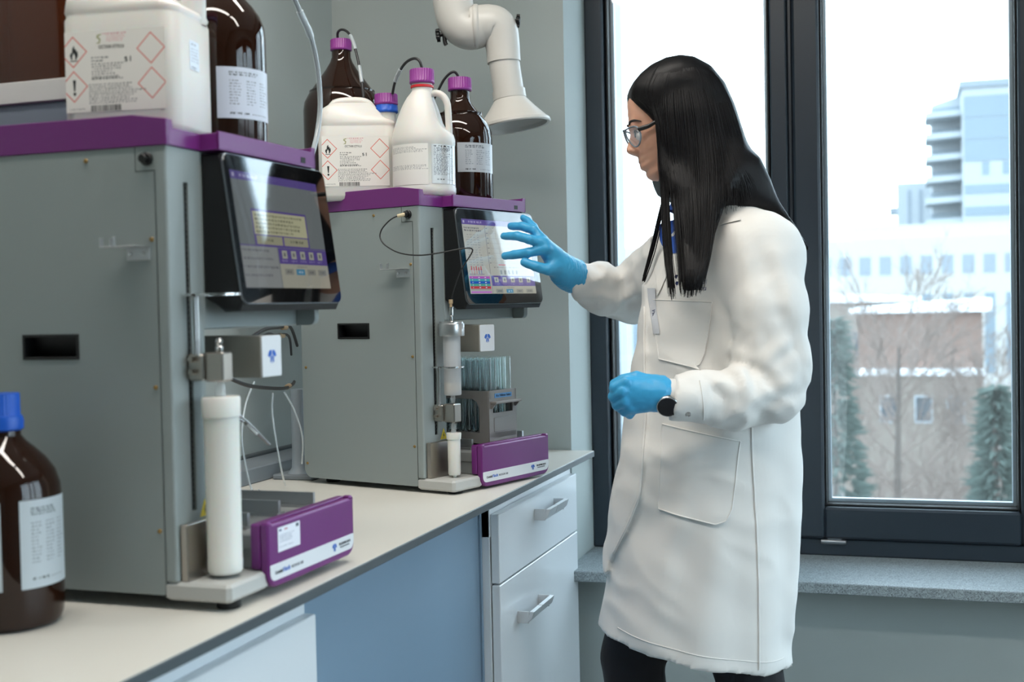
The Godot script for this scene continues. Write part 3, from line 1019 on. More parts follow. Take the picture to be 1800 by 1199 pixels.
func columns_for(at: Vector3, turn: float, second: bool) -> void:
	var base := Transform3D(Basis(Vector3.UP, turn), at)
	var pe := paint("polyethylene", srgb(228, 228, 222), 0.45)
	pe.subsurf_scatter_enabled = true
	pe.subsurf_scatter_strength = 0.15
	var clear := glassy("clear_plastic", Color(0.92, 0.94, 0.94), 0.25, 0.15)
	var foot := base * Vector3(AXIS.x, 0, AXIS.z)
	if second:
		var t := thing("column_cartridge", "small white column cartridge standing under the clamp of the machine by the window", "column", foot + Vector3(0, 0.034, 0), turn, "column cartridges")
		var b := MB.new()
		b.lathe([Vector2(0, 0), Vector2(0.0115, 0), Vector2(0.0128, 0.003), Vector2(0.0132, 0.076), Vector2(0.0126, 0.078)], 28)
		put(b, "barrel", pe, t)
		b = MB.new()
		b.lathe([Vector2(0.0126, 0.0735), Vector2(0.0148, 0.0735), Vector2(0.0155, 0.0835), Vector2(0.0150, 0.0865), Vector2(0, 0.0865)], 28)
		put(b, "cap", pe, t)
		b = MB.new()
		b.lathe([Vector2(0.0052, 0.086), Vector2(0.0052, 0.104), Vector2(0.0030, 0.107), Vector2(0.0030, 0.118)], 16)
		put(b, "luer_tip", clear, t)
		b = MB.new()
		b.lathe([Vector2(0, -0.005), Vector2(0.004, -0.005), Vector2(0.005, 0.0)], 12)
		put(b, "outlet", pe, t)
		# solid load cartridge with a turned metal cap
		t = thing("load_cartridge", "frosted sample cartridge with turned metal cap clamped above the small white column", "cartridge", foot + Vector3(0, 0.178, 0), turn)
		b = MB.new()
		b.lathe([Vector2(0, 0.0195), Vector2(0.0165, 0.0195), Vector2(0.0178, 0.0215), Vector2(0.0178, 0.142)], 32)
		var frost := paint("frosted_plastic", Color(0.86, 0.87, 0.88, 0.62), 0.5)
		frost.transparency = BaseMaterial3D.TRANSPARENCY_ALPHA
		put(b, "barrel", frost, t)
		b = MB.new()
		b.lathe([Vector2(0, 0.026), Vector2(0.0168, 0.026), Vector2(0.0168, 0.0455), Vector2(0, 0.0455)], 28)
		put(b, "packing", paint("silica_cream", srgb(218, 205, 185), 0.9), t)
		b = MB.new()
		for s in [[0.0465, 0.052], [0.056, 0.060], [0.064, 0.067]]:
			b.lathe([Vector2(0, s[0]), Vector2(0.0170, s[0]), Vector2(0.0170, s[1]), Vector2(0, s[1])], 28)
		put(b, "plunger_seal", paint("plunger_grey", srgb(120, 124, 126), 0.5), t)
		b = MB.new()
		b.lathe([Vector2(0, 0.067), Vector2(0.0135, 0.067), Vector2(0.0135, 0.140), Vector2(0, 0.140)], 24)
		put(b, "plunger", paint("plunger_pale", srgb(196, 200, 202), 0.5), t)
		b = MB.new()
		b.lathe([Vector2(0.0179, 0.140), Vector2(0.0262, 0.140), Vector2(0.0268, 0.1415), Vector2(0.0268, 0.1640), Vector2(0.0262, 0.1655), Vector2(0.0245, 0.1655), Vector2(0.0240, 0.1690), Vector2(0, 0.1690)], 36)
		put(b, "metal_cap", paint("turned_aluminium", srgb(200, 200, 200), 0.3, 1.0), t)
		b = MB.new()
		b.lathe([Vector2(0.0045, 0.169), Vector2(0.0035, 0.172), Vector2(0.0030, 0.180), Vector2(0.0052, 0.182), Vector2(0.0052, 0.199), Vector2(0, 0.199)], 6)
		put(b, "fitting", mats.steel_bright, t)
		b = MB.new()
		b.lathe([Vector2(0.0030, 0.199), Vector2(0.0030, 0.205), Vector2(0.0044, 0.207), Vector2(0.0044, 0.2145), Vector2(0, 0.2145)], 14)
		put(b, "ferrule", paint("peek_tan", srgb(186, 160, 125), 0.5), t)
		b = MB.new()
		b.lathe([Vector2(0.0040, 0.003), Vector2(0.0040, 0.008), Vector2(0.0050, 0.010), Vector2(0.0050, 0.0195)], 14)
		put(b, "outlet", clear, t)
		# tube from the side port round to the cartridge
		var tb := thing("solvent_tube", "thin black tube looping from the side port to the sample cartridge", "tube", at, turn)
		b = MB.new()
		b.tube(flow([Vector3(-0.0305, 0.5662, 0.0090), Vector3(-0.0386, 0.5638, 0.0180), Vector3(-0.0487, 0.5590, 0.0240), Vector3(-0.0598, 0.5501, 0.0290), Vector3(-0.0700, 0.5367, 0.0340), Vector3(-0.0720, 0.5228, 0.0370), Vector3(-0.0621, 0.5096, 0.0400), Vector3(-0.0433, 0.4984, 0.0430), Vector3(-0.0180, 0.4882, 0.0450), Vector3(0.0122, 0.4824, 0.0460), Vector3(0.0405, 0.4805, 0.0450), Vector3(0.0652, 0.4819, 0.0400), Vector3(0.0958, 0.4861, 0.0300), Vector3(0.1147, 0.4900, 0.0180), Vector3(0.1279, 0.4920, 0.0040), Vector3(0.1309, 0.4888, -0.0040), Vector3(0.1241, 0.4802, -0.0080), Vector3(0.1050, 0.4654, -0.0160), Vector3(0.0796, 0.4448, -0.0280), Vector3(0.0535, 0.4170, -0.0440), Vector3(0.0405, 0.3905, -0.0478)], 5), 0.0014, 8)
		put(b, "hose", paint("tube_black", srgb(34, 34, 36), 0.4), tb)
		b = MB.new()
		b.tube([Vector3(-0.027, 0.5665, 0.0105), Vector3(-0.0400, 0.5635, 0.019)], [0.0042, 0.0034], 12)
		put(b, "ferrule", paint("ferrule_cream", srgb(214, 196, 160), 0.5), tb)
	else:
		var t := thing("column_cartridge", "tall thick white column cartridge hanging in front of the foreground machine", "column", foot + Vector3(0, 0.0345, 0), turn, "column cartridges")
		var b := MB.new()
		b.lathe([Vector2(0, 0), Vector2(0.0195, 0), Vector2(0.0222, 0.003), Vector2(0.0226, 0.017), Vector2(0.0222, 0.018), Vector2(0.0228, 0.202)], 32)
		put(b, "barrel", pe, t)
		b = MB.new()
		b.lathe([Vector2(0.0228, 0.2015), Vector2(0.0245, 0.2025), Vector2(0.0250, 0.2255), Vector2(0.0235, 0.2285), Vector2(0, 0.2285)], 32)
		put(b, "cap", pe, t)
		b = MB.new()
		b.lathe([Vector2(0.0075, 0.228), Vector2(0.0060, 0.244), Vector2(0.0042, 0.246), Vector2(0.0042, 0.254)], 16)
		put(b, "luer_tip", clear, t)
		b = MB.new()
		b.lathe([Vector2(0.0045, 0.284), Vector2(0.0060, 0.288), Vector2(0.0060, 0.292), Vector2(0.0040, 0.294), Vector2(0.0055, 0.299), Vector2(0.0030, 0.304), Vector2(0, 0.304)], 14)
		put(b, "fitting", mats.steel_bright, t)

func rack_and_tubes() -> void:
	var base := Transform3D(Basis(Vector3.UP, M2_TURN), M2_AT)
	var grey := paint("rack_grey", srgb(128, 126, 124), 0.5)
	var t := thing("test_tube_rack", "grey plastic rack full of glass test tubes in front of the column", "rack", base * Vector3(0.052, 0.0865, -0.206), M2_TURN)
	# x 0 .. -0.2, z -0.05 .. 0.05, y 0 .. 0.111
	var b := MB.new()
	b.span(Vector3(-0.20, 0.010, -0.050), Vector3(0, 0.022, 0.050), 0.001)
	b.span(Vector3(-0.198, 0.0, -0.046), Vector3(-0.006, 0.012, 0.046), 0.001)
	put(b, "base", grey, t)
	b = MB.new()
	# top deck drilled for the tubes: a frame with bars between the rows
	b.span(Vector3(-0.20, 0.094, -0.050), Vector3(0, 0.111, -0.0435), 0.001)
	b.span(Vector3(-0.20, 0.094, 0.0435), Vector3(0, 0.111, 0.050), 0.001)
	for i in 11:
		b.span(Vector3(-0.0175 * i - 0.0045, 0.098, -0.044), Vector3(-0.0175 * i - 0.0005, 0.109, 0.044))
	put(b, "deck", grey, t)
	b = MB.new()
	b.xf = Transform3D(FRONT, Vector3.ZERO)
	var sheet := rrect(-0.050, 0.0, 0.050, 0.112, [0.002, 0.002, 0.003, 0.003], 3)
	for half in [[-0.06, 0.0], [0.0, 0.06]]:
		var piece: PackedVector2Array = Geometry2D.intersect_polygons(sheet, PackedVector2Array([Vector2(half[0], -0.01), Vector2(half[1], -0.01), Vector2(half[1], 0.2), Vector2(half[0], 0.2)]))[0]
		piece = Geometry2D.clip_polygons(piece, rrect(-0.036, 0.064, 0.036, 0.082, 0.001, 2))[0]
		b.prism(piece, -0.004, 0.0)
	put(b, "end_plate", grey, t)
	b = MB.new()
	b.xf = Transform3D(FRONT, Vector3.ZERO)
	b.prism(rrect(-0.034, 0.024, 0.034, 0.054, 0.002, 2), 0.0, 0.0012, 0.0005)
	put(b, "panel", grey, t)
	b = MB.new()
	b.span(Vector3(-0.002, 0.084, -0.048), Vector3(0.016, 0.089, 0.046), 0.001)
	for z in [-0.045, 0.042]:
		b.prism(PackedVector2Array([Vector2(-0.001, 0.074), Vector2(0.004, 0.074), Vector2(0.014, 0.085), Vector2(-0.001, 0.085)]), z, z + 0.003)
	put(b, "lip", grey, t)
	b = MB.new()
	b.xf = Transform3D(FRONT, Vector3.ZERO)
	b.prism(rrect(-0.030, 0.0955, 0.032, 0.105, 0.001, 2), 0.0, 0.0006)
	var tg := put(b, "name_label", paint("label_blue", srgb(70, 130, 185), 0.5), t)
	letters("16 x 100mm Tubes", 0.0046, mats.ink, tg, "lettering", Transform3D(FRONT, Vector3(0.0009, 0.1002, -0.001)))
	# side walls with the arched opening
	for z in [-0.0495, 0.0475]:
		b = MB.new()
		var wall := rrect(-0.20, 0.0, -0.0035, 0.111, 0.001, 2)
		wall = Geometry2D.clip_polygons(wall, PackedVector2Array([Vector2(-0.19, 0.022), Vector2(-0.026, 0.022), Vector2(-0.026, 0.075), Vector2(-0.033, 0.088), Vector2(-0.044, 0.094), Vector2(-0.172, 0.094), Vector2(-0.183, 0.088), Vector2(-0.19, 0.075)]))[0]
		var split: Array = [wall]
		var merged := wall
		for p in Geometry2D.clip_polygons(rrect(-0.20, 0.0, -0.0035, 0.111, 0.001, 2), PackedVector2Array([Vector2(-0.5, -0.1), Vector2(-0.108, -0.1), Vector2(-0.108, 0.5), Vector2(-0.5, 0.5)])):
			var q: PackedVector2Array = Geometry2D.clip_polygons(p, PackedVector2Array([Vector2(-0.19, 0.022), Vector2(-0.026, 0.022), Vector2(-0.026, 0.075), Vector2(-0.033, 0.088), Vector2(-0.044, 0.094), Vector2(-0.172, 0.094), Vector2(-0.19, 0.094)]))[0]
			b.prism(q, z - 0.001, z + 0.003)
		b.span(Vector3(-0.20, 0.0, z - 0.001), Vector3(-0.108, 0.022, z + 0.003))
		b.span(Vector3(-0.20, 0.094, z - 0.001), Vector3(-0.108, 0.111, z + 0.003))
		b.span(Vector3(-0.20, 0.022, z - 0.001), Vector3(-0.19, 0.094, z + 0.003))
		put(b, "side_wall", grey, t)
	# the tubes
	var glass := solid_glass("tube_glass", Color(0.97, 1.0, 1.0), 0.0, 0.0)
	var liquid := solid_glass("tube_liquid", Color(0.80, 0.90, 0.95), 0.05, 0.02, 0.033)
	var tm := MB.new()
	tm.lathe([Vector2(0, 0), Vector2(0.003, 0.0008), Vector2(0.0052, 0.003), Vector2(0.0064, 0.0068), Vector2(0.0064, 0.157), Vector2(0.0068, 0.160), Vector2(0.0056, 0.160), Vector2(0.0056, 0.0070), Vector2(0.0045, 0.004), Vector2(0, 0.0012)], 16)
	var tube_mesh := tm.done()
	var lm := MB.new()
	lm.lathe([Vector2(0, 0.0020), Vector2(0.0040, 0.0045), Vector2(0.0052, 0.0075), Vector2(0.0052, 0.095), Vector2(0, 0.0945)], 14)
	var liq_mesh := lm.done()
	lm = MB.new()
	lm.lathe([Vector2(0, 0.0020), Vector2(0.0040, 0.0045), Vector2(0.0052, 0.0075), Vector2(0.0052, 0.034), Vector2(0, 0.0335)], 14)
	var low_mesh := lm.done()
	var rank := ["first", "second", "third", "fourth", "fifth", "sixth", "seventh", "eighth", "ninth", "tenth"]
	for i in 10:
		for j in 5:
			var p := base * Vector3(0.052 - 0.0113 - 0.0175 * i, 0.1088, -0.206 + 0.036 - 0.018 * j)
			var fill := 0
			if i in [1, 2, 3, 4] and j >= 2: fill = 1
			if i in [0, 1, 2] and j == 0: fill = 2
			var o := thing("test_tube", "glass test tube%s, %s row behind the rack label, %s across" % [" with liquid" if fill else "", rank[i], rank[j]], "test tube", p, M2_TURN, "test tubes in the grey rack")
			put(tube_mesh, "tube_wall", glass, o)
			if fill == 1: put(liq_mesh, "liquid", liquid, o)
			if fill == 2: put(low_mesh, "liquid", liquid, o)

# ---------- bottles and cans ----------
func m1(p: Vector3) -> Vector3:
	return Transform3D(Basis(Vector3.UP, M1_TURN), M1_AT) * p

func m2(p: Vector3) -> Vector3:
	return Transform3D(Basis(Vector3.UP, M2_TURN), M2_AT) * p

func toward_camera(p: Vector3) -> float:
	# lathe angle of the side that looks into the room's middle, where the labels face
	return atan2(-(CAM_AT.z - p.z), CAM_AT.x - p.x)

func ribbed_cap(b: MB, r: float, y0: float, y1: float, n := 40) -> void:
	var rings := []
	for k in [[0.94, y0], [1.0, y0 + 0.001], [1.0, y0 + 0.006]]:
		var ring := []
		for j in n * 4: ring.append(Vector3(cos(TAU * j / (n * 4)), 0, -sin(TAU * j / (n * 4))) * r * k[0] + Vector3(0, k[1], 0))
		rings.append(ring)
	for k in [[0.975, y0 + 0.0065, 1.0], [0.965, y1 - 0.002, 1.0], [0.93, y1, 0.4]]:
		var ring := []
		for j in n * 4:
			var q: float = r * k[0] * (1.0 + (0.018 if j % 4 < 2 else -0.018) * k[2])
			ring.append(Vector3(cos(TAU * j / (n * 4)), 0, -sin(TAU * j / (n * 4))) * q + Vector3(0, k[1], 0))
		rings.append(ring)
	b.loft(rings)

func wrap_label(parent: Node, r: float, y0: float, y1: float, a0: float, a1: float, m: Material, called := "label") -> MeshInstance3D:
	var b := MB.new()
	b.lathe([Vector2(r, y0), Vector2(r, y1)], 16, a0, a1)
	return put(b, called, m, parent)

func fill_poly(im: Image, poly: PackedVector2Array, c: Color) -> void:
	var lo := poly[0]
	var hi := poly[0]
	for p in poly:
		lo = lo.min(p)
		hi = hi.max(p)
	for y in range(int(lo.y), int(hi.y) + 1):
		for x in range(int(lo.x), int(hi.x) + 1):
			if x >= 0 and y >= 0 and x < im.get_width() and y < im.get_height() and Geometry2D.is_point_in_polygon(Vector2(x, y), poly):
				im.set_pixel(x, y, c)

func can_label() -> Image:
	var im := Image.create(580, 420, false, Image.FORMAT_RGB8)
	var paper := Color(0.90, 0.885, 0.86)
	im.fill(paper)
	var r := RandomNumberGenerator.new()
	r.seed = 4
	var red := Color(0.83, 0.27, 0.20)
	for d in [[48, 104], [48, 284], [500, 104], [502, 284]]:
		var s := 82.0
		for q in [[s, red], [s - 7, paper]]:
			var k: float = q[0]
			fill_poly(im, PackedVector2Array([Vector2(d[0] - k, d[1]), Vector2(d[0], d[1] - k), Vector2(d[0] + k, d[1]), Vector2(d[0], d[1] + k)]), q[1])
	var black := Color(0.10, 0.11, 0.11)
	# flame
	fill_poly(im, PackedVector2Array([Vector2(36, 142), Vector2(28, 122), Vector2(36, 104), Vector2(40, 114), Vector2(44, 84), Vector2(54, 70), Vector2(58, 92), Vector2(64, 86), Vector2(68, 104), Vector2(74, 98), Vector2(76, 122), Vector2(66, 142)]), black)
	fill_poly(im, PackedVector2Array([Vector2(44, 142), Vector2(42, 128), Vector2(52, 108), Vector2(60, 128), Vector2(58, 142)]), paper)
	im.fill_rect(Rect2i(30, 148, 44, 5), black)
	# exclamation mark
	fill_poly(im, PackedVector2Array([Vector2(42, 250), Vector2(60, 250), Vector2(55, 306), Vector2(47, 306)]), black)
	fill_poly(im, PackedVector2Array([Vector2(44, 316), Vector2(51, 312), Vector2(58, 316), Vector2(60, 324), Vector2(51, 332), Vector2(43, 324)]), black)
	# heading
	fill_poly(im, PackedVector2Array([Vector2(190, 22), Vector2(216, 16), Vector2(212, 24), Vector2(196, 30), Vector2(212, 44), Vector2(206, 66), Vector2(184, 66), Vector2(200, 58), Vector2(202, 46), Vector2(186, 36)]), Color(0.62, 0.62, 0.45))
	dashes(im, Rect2i(222, 14, 170, 10), 10, 8, Color(0.80, 0.45, 0.50), r)
	dashes(im, Rect2i(244, 26, 130, 36), 9, 6, Color(0.86, 0.60, 0.62), r)
	dashes(im, Rect2i(154, 134, 90, 30), 16, 10, Color(0.35, 0.35, 0.35), r)
	dashes(im, Rect2i(154, 168, 180, 94), 13, 8, Color(0.32, 0.32, 0.32), r)
	dashes(im, Rect2i(154, 240, 210, 20), 14, 9, Color(0.18, 0.18, 0.18), r)
	for k in 9: dashes(im, Rect2i(136, 274 + k * 12, 340, 10), 12, 8, Color(0.40, 0.40, 0.40), r)
	var x := 146
	while x < 320:
		var w := r.randi_range(2, 6)
		im.fill_rect(Rect2i(x, 386, w, 32), black)
		x += w + r.randi_range(2, 5)
	dashes(im, Rect2i(20, 398, 100, 10), 10, 7, Color(0.4, 0.4, 0.4), r)
	return im

func reagent_label(seed_: int, w: int, h: int, tone: Color) -> Image:
	var im := Image.create(w, h, false, Image.FORMAT_RGB8)
	im.fill(tone)
	var r := RandomNumberGenerator.new()
	r.seed = seed_
	dashes(im, Rect2i(w / 6, h / 12, w / 2, h / 10), 14, 11, Color(0.25, 0.27, 0.3), r)
	for k in 3: dashes(im, Rect2i(w / 6 + k * w / 4, h / 4, w / 6, h / 2), 17, 8, Color(0.42, 0.44, 0.48), r)
	dashes(im, Rect2i(w / 6, h - h / 8, w / 4, 14), 14, 13, Color(0.10, 0.11, 0.13), r)
	dashes(im, Rect2i(w / 2, h - h / 9, w / 3, 10), 10, 7, Color(0.45, 0.47, 0.5), r)
	return im

func jerrycan(label: String, at: Vector3, turn: float, side_sticker: bool) -> void:
	var t := thing("jerrycan", label, "canister", at, turn, "five litre solvent cans")
	var hd := paint("canister_plastic", srgb(214, 211, 206), 0.38)
	hd.subsurf_scatter_enabled = true
	hd.subsurf_scatter_strength = 0.25
	var b := MB.new()
	var rings := []
	# half width, half depth, corner, y, x shift, y tilt
	for q in [[0.074, 0.054, 0.02, 0.0], [0.080, 0.060, 0.022, 0.004], [0.0815, 0.0615, 0.022, 0.012], [0.0815, 0.0615, 0.022, 0.152], [0.0800, 0.0600, 0.022, 0.156], [0.0800, 0.0600, 0.022, 0.159], [0.0815, 0.0610, 0.022, 0.163], [0.0795, 0.059, 0.022, 0.180], [0.072, 0.053, 0.022, 0.197], [0.058, 0.045, 0.02, 0.207], [0.045, 0.034, 0.018, 0.2095]]:
		var ring := []
		for p in rrect(-q[0], -q[1], q[0], q[1], q[2], 5):
			var drop := 0.0
			if q[3] > 0.165 and p.x > 0.028: drop = (p.x - 0.028) * 0.9 * smoothstep(0.165, 0.2095, q[3])
			ring.append(Vector3(p.x, q[3] - drop, -p.y))
		rings.append(ring)
	b.loft(rings)
	put(b, "body", hd, t)
	# moulded grip over the top
	b = MB.new()
	b.tube(flow([Vector3(-0.06, 0.199, -0.012), Vector3(-0.045, 0.216, -0.012), Vector3(-0.01, 0.220, -0.012), Vector3(0.02, 0.216, -0.012), Vector3(0.034, 0.20, -0.012)], 5), 0.009, 10)
	put(b, "handle", hd, t)
	b = MB.new()
	b.xf = Transform3D(Basis.IDENTITY, Vector3(0.062, 0, -0.030))
	b.lathe([Vector2(0.021, 0.155), Vector2(0.021, 0.196), Vector2(0.017, 0.197)], 24)
	put(b, "neck", hd, t)
	b = MB.new()
	b.xf = Transform3D(Basis.IDENTITY, Vector3(0.062, 0, -0.030))
	ribbed_cap(b, 0.0255, 0.196, 0.213, 12)
	put(b, "adapter_ring", paint("cap_blue", srgb(22, 86, 190), 0.4), t)
	b = MB.new()
	b.xf = Transform3D(Basis.IDENTITY, Vector3(0.062, 0, -0.030))
	ribbed_cap(b, 0.0255, 0.213, 0.237, 30)
	put(b, "cap", paint("cap_violet", srgb(134, 50, 134), 0.4), t)
	b = MB.new()
	b.quad(Vector3(-0.0725, 0.030, 0.0619), Vector3(0.068, 0.030, 0.0619), Vector3(0.068, 0.135, 0.0619), Vector3(-0.0725, 0.135, 0.0619))
	if not mats.has("can_label"): printed("can_label", can_label(), 0.6)
	var lb := put(b, "label", mats.can_label, t)
	letters("OCTAN ETYLU", 0.0042, paint("label_ink", srgb(40, 42, 44), 0.7), lb, "lettering", Transform3D(Basis.IDENTITY, Vector3(-0.0065, 0.1135, 0.0621)), false, 0.0002)
	letters("5 l", 0.0062, mats.label_ink, lb, "lettering", Transform3D(Basis.IDENTITY, Vector3(0.0165, 0.0960, 0.0621)), true, 0.0002)
	if side_sticker:
		b = MB.new()
		b.xf = Transform3D(Basis(Vector3.UP, PI / 2), Vector3.ZERO)
		b.quad(Vector3(-0.018, 0.088, 0.0819), Vector3(0.010, 0.088, 0.0819), Vector3(0.010, 0.126, 0.0819), Vector3(-0.018, 0.126, 0.0819))
		put(b, "sticker", printed("can_sticker", reagent_label(31, 120, 160, Color(0.88, 0.92, 0.97)), 0.5), t)

func amber() -> StandardMaterial3D:
	return solid_glass("amber_glass", srgb(42, 21, 11), 0.72, 0.03)

func bottle(called: String, label: String, at: Vector3, prof: Array, cap_r: float, cap_y: Vector2, cap_m: Material, fluid_y: float, group: String) -> Node3D:
	var t := thing(called, label, "bottle", at, 0.0, group)
	var b := MB.new()
	b.lathe(prof, 48)
	put(b, "glass", amber(), t)
	if fluid_y > 0.0:
		b = MB.new()
		var fp := [Vector2(0, 0.004)]
		for p in prof:
			if p.y > 0.004 and p.y < fluid_y: fp.append(Vector2(maxf(0.001, p.x - 0.003), p.y))
		fp.append(Vector2(fp[-1].x, fluid_y))
		fp.append(Vector2(0, fluid_y))
		b.lathe(fp, 32)
		put(b, "liquid", paint("solvent_in_amber", srgb(26, 12, 6), 0.1), t)
	b = MB.new()
	ribbed_cap(b, cap_r, cap_y.x, cap_y.y, 30)
	put(b, "cap", cap_m, t)
	return t

func build_containers() -> void:
	var violet := paint("cap_violet", srgb(134, 50, 134), 0.4)
	# --- on the machine by the window ---
	var at := m2(Vector3(-0.215, 0.606, -0.062))
	jerrycan("white five litre solvent can with hazard label on the machine by the window", at, 0.38, false)
	# milky round bottle with handle
	at = m2(Vector3(-0.058, 0.606, -0.092))
	var t := thing("handled_bottle", "milky white plastic bottle with side handle and violet cap", "bottle", at, 0.0)
	var hd: StandardMaterial3D = mats.canister_plastic
	var b := MB.new()
	var face := toward_camera(at)
	var ha := face + 1.35           # side the handle is on
	var rows := []
	for q in [Vector2(0.001, 0.001), Vector2(0.058, 0.0), Vector2(0.065, 0.004), Vector2(0.067, 0.012), Vector2(0.067, 0.020), Vector2(0.066, 0.023), Vector2(0.066, 0.108), Vector2(0.067, 0.112), Vector2(0.067, 0.122), Vector2(0.065, 0.132), Vector2(0.0625, 0.142), Vector2(0.060, 0.150), Vector2(0.056, 0.161), Vector2(0.052, 0.172), Vector2(0.047, 0.184), Vector2(0.042, 0.195), Vector2(0.037, 0.204), Vector2(0.032, 0.212), Vector2(0.0245, 0.221), Vector2(0.0215, 0.226), Vector2(0.0215, 0.240)]:
		var ring := []
		for j in 64:
			var a := TAU * j / 64.0
			var off := wrapf(a - ha, -PI, PI)
			var bay: float = exp(-pow(off / 0.62, 2.0)) * smoothstep(0.128, 0.165, q.y) * smoothstep(0.228, 0.205, q.y)
			ring.append(Vector3(cos(a), 0, -sin(a)) * q.x * (1.0 - 0.52 * bay) + Vector3(0, q.y, 0))
		rows.append(ring)
	b.loft(rows)
	put(b, "body", hd, t)
	var hdir := Vector3(cos(ha), 0, -sin(ha))
	b = MB.new()
	b.tube(flow([hdir * 0.016 + Vector3(0, 0.217, 0), hdir * 0.030 + Vector3(0, 0.220, 0), hdir * 0.044 + Vector3(0, 0.213, 0), hdir * 0.0525 + Vector3(0, 0.198, 0), hdir * 0.0545 + Vector3(0, 0.176, 0), hdir * 0.0555 + Vector3(0, 0.150, 0), hdir * 0.056 + Vector3(0, 0.128, 0)], 5), 0.0072, 12)
	put(b, "handle", hd, t)
	b = MB.new()
	b.lathe([Vector2(0.0215, 0.231), Vector2(0.0242, 0.232), Vector2(0.0242, 0.236), Vector2(0.0215, 0.237)], 32)
	put(b, "tamper_ring", paint("ring_red", srgb(205, 35, 40), 0.4), t)
	b = MB.new()
	ribbed_cap(b, 0.0262, 0.240, 0.270, 30)
	put(b, "cap", violet, t)
	var im := Image.create(300, 430, false, Image.FORMAT_RGB8)
	im.fill(Color(0.90, 0.89, 0.87))
	var r := RandomNumberGenerator.new()
	r.seed = 8
	for k in 5: dashes(im, Rect2i(0, 30 + k * 13, 300, 11), 13, 8, Color(0.5, 0.5, 0.5), r)
	for k in 4: dashes(im, Rect2i(0, 222 + k * 13, 300, 11), 13, 8, Color(0.5, 0.5, 0.5), r)
	wrap_label(t, 0.0665, 0.024, 0.108, face - 1.25, face + 0.14, printed("bottle_label_plain", im, 0.6), "label")
	im = reagent_label(9, 220, 420, Color(0.80, 0.82, 0.83))
	dashes(im, Rect2i(14, 10, 190, 22), 24, 20, Color(0.12, 0.12, 0.14), r)
	dashes(im, Rect2i(14, 40, 120, 300), 14, 9, Color(0.35, 0.36, 0.38), r)
	wrap_label(t, 0.0666, 0.026, 0.107, face + 0.24, face + 1.35, printed("bottle_label_film", im, 0.12), "label")
	# amber bottle beside it
	at = m2(Vector3(-0.088, 0.606, -0.262))
	var prof := [Vector2(0, 0.002), Vector2(0.058, 0.0), Vector2(0.067, 0.004), Vector2(0.070, 0.012), Vector2(0.070, 0.140), Vector2(0.0685, 0.158), Vector2(0.063, 0.174), Vector2(0.053, 0.189), Vector2(0.041, 0.203), Vector2(0.030, 0.216), Vector2(0.0235, 0.226), Vector2(0.0215, 0.234), Vector2(0.0215, 0.252)]
	t = bottle("amber_bottle", "amber glass bottle with violet cap and narrow silver label, nearest the white fume hood", at, prof, 0.0265, Vector2(0.250, 0.279), violet, 0.20, "amber glass bottles")
	face = toward_camera(at)
	wrap_label(t, 0.0704, 0.064, 0.128, face - 0.12, face + 1.35, printed("bottle_label_silver", reagent_label(10, 320, 260, Color(0.70, 0.72, 0.74)), 0.3))
	# big conical amber jug behind the can
	at = m2(Vector3(-0.362, 0.606, -0.176))
	prof = [Vector2(0, 0.002), Vector2(0.078, 0.0), Vector2(0.086, 0.006), Vector2(0.089, 0.018), Vector2(0.0895, 0.225), Vector2(0.087, 0.243), Vector2(0.078, 0.261), Vector2(0.064, 0.281), Vector2(0.050, 0.300), Vector2(0.037, 0.318), Vector2(0.0265, 0.335), Vector2(0.0220, 0.347), Vector2(0.0215, 0.366)]
	t = bottle("amber_bottle", "large amber glass jug with sloping shoulders and violet cap behind the white can", at, prof, 0.0245, Vector2(0.362, 0.388), violet, 0.27, "amber glass bottles")
	face = toward_camera(at)
	letters("DURAN", 0.004, paint("enamel_white", srgb(190, 180, 170), 0.5), t, "printed_mark", Transform3D(Basis(Vector3.UP, face + PI / 2 + 0.42), Vector3(0, 0.238, 0) + Vector3(cos(face + 0.42), 0, -sin(face + 0.42)) * 0.0885), false, 0.0003)
	# --- on the foreground machine ---
	at = m1(Vector3(-0.098, 0.606, -0.088))
	jerrycan("white five litre solvent can with hazard label on the foreground machine", at, 0.12, true)
	at = m1(Vector3(-0.062, 0.606, -0.238))
	prof = [Vector2(0, 0.002), Vector2(0.052, 0.0), Vector2(0.060, 0.004), Vector2(0.062, 0.012), Vector2(0.062, 0.160), Vector2(0.0605, 0.176), Vector2(0.055, 0.192), Vector2(0.045, 0.206), Vector2(0.033, 0.219), Vector2(0.0245, 0.230), Vector2(0.0215, 0.238), Vector2(0.0215, 0.258)]
	t = bottle("amber_bottle", "amber glass bottle with broad white label standing behind the foreground can", at, prof, 0.026, Vector2(0.255, 0.284), paint("cap_maroon", srgb(96, 28, 44), 0.4), 0.13, "amber glass bottles")
	face = toward_camera(at)
	wrap_label(t, 0.0625, 0.038, 0.110, face - 0.15, face + 1.50, printed("bottle_label_white", reagent_label(12, 320, 300, Color(0.80, 0.83, 0.88)), 0.4))
	# shallow white tray on a blue-grey box with a square amber carboy
	t = thing("plastic_box", "low blue-grey box under the white tray at the left edge", "box", m1(Vector3(-0.318, 0.606, -0.205)), M1_TURN)
	b = MB.new()
	b.box(Vector3(0, 0.033, 0), Vector3(0.20, 0.066, 0.20), 0.004)
	put(b, "shell", paint("box_blue_grey", srgb(128, 140, 152), 0.5), t)
	t = thing("white_tray", "shallow white plastic tray holding the amber carboy at the left edge", "tray", m1(Vector3(-0.318, 0.6725, -0.205)), M1_TURN)
	b = MB.new()
	b.span(Vector3(-0.102, 0, -0.102), Vector3(0.102, 0.003, 0.102))
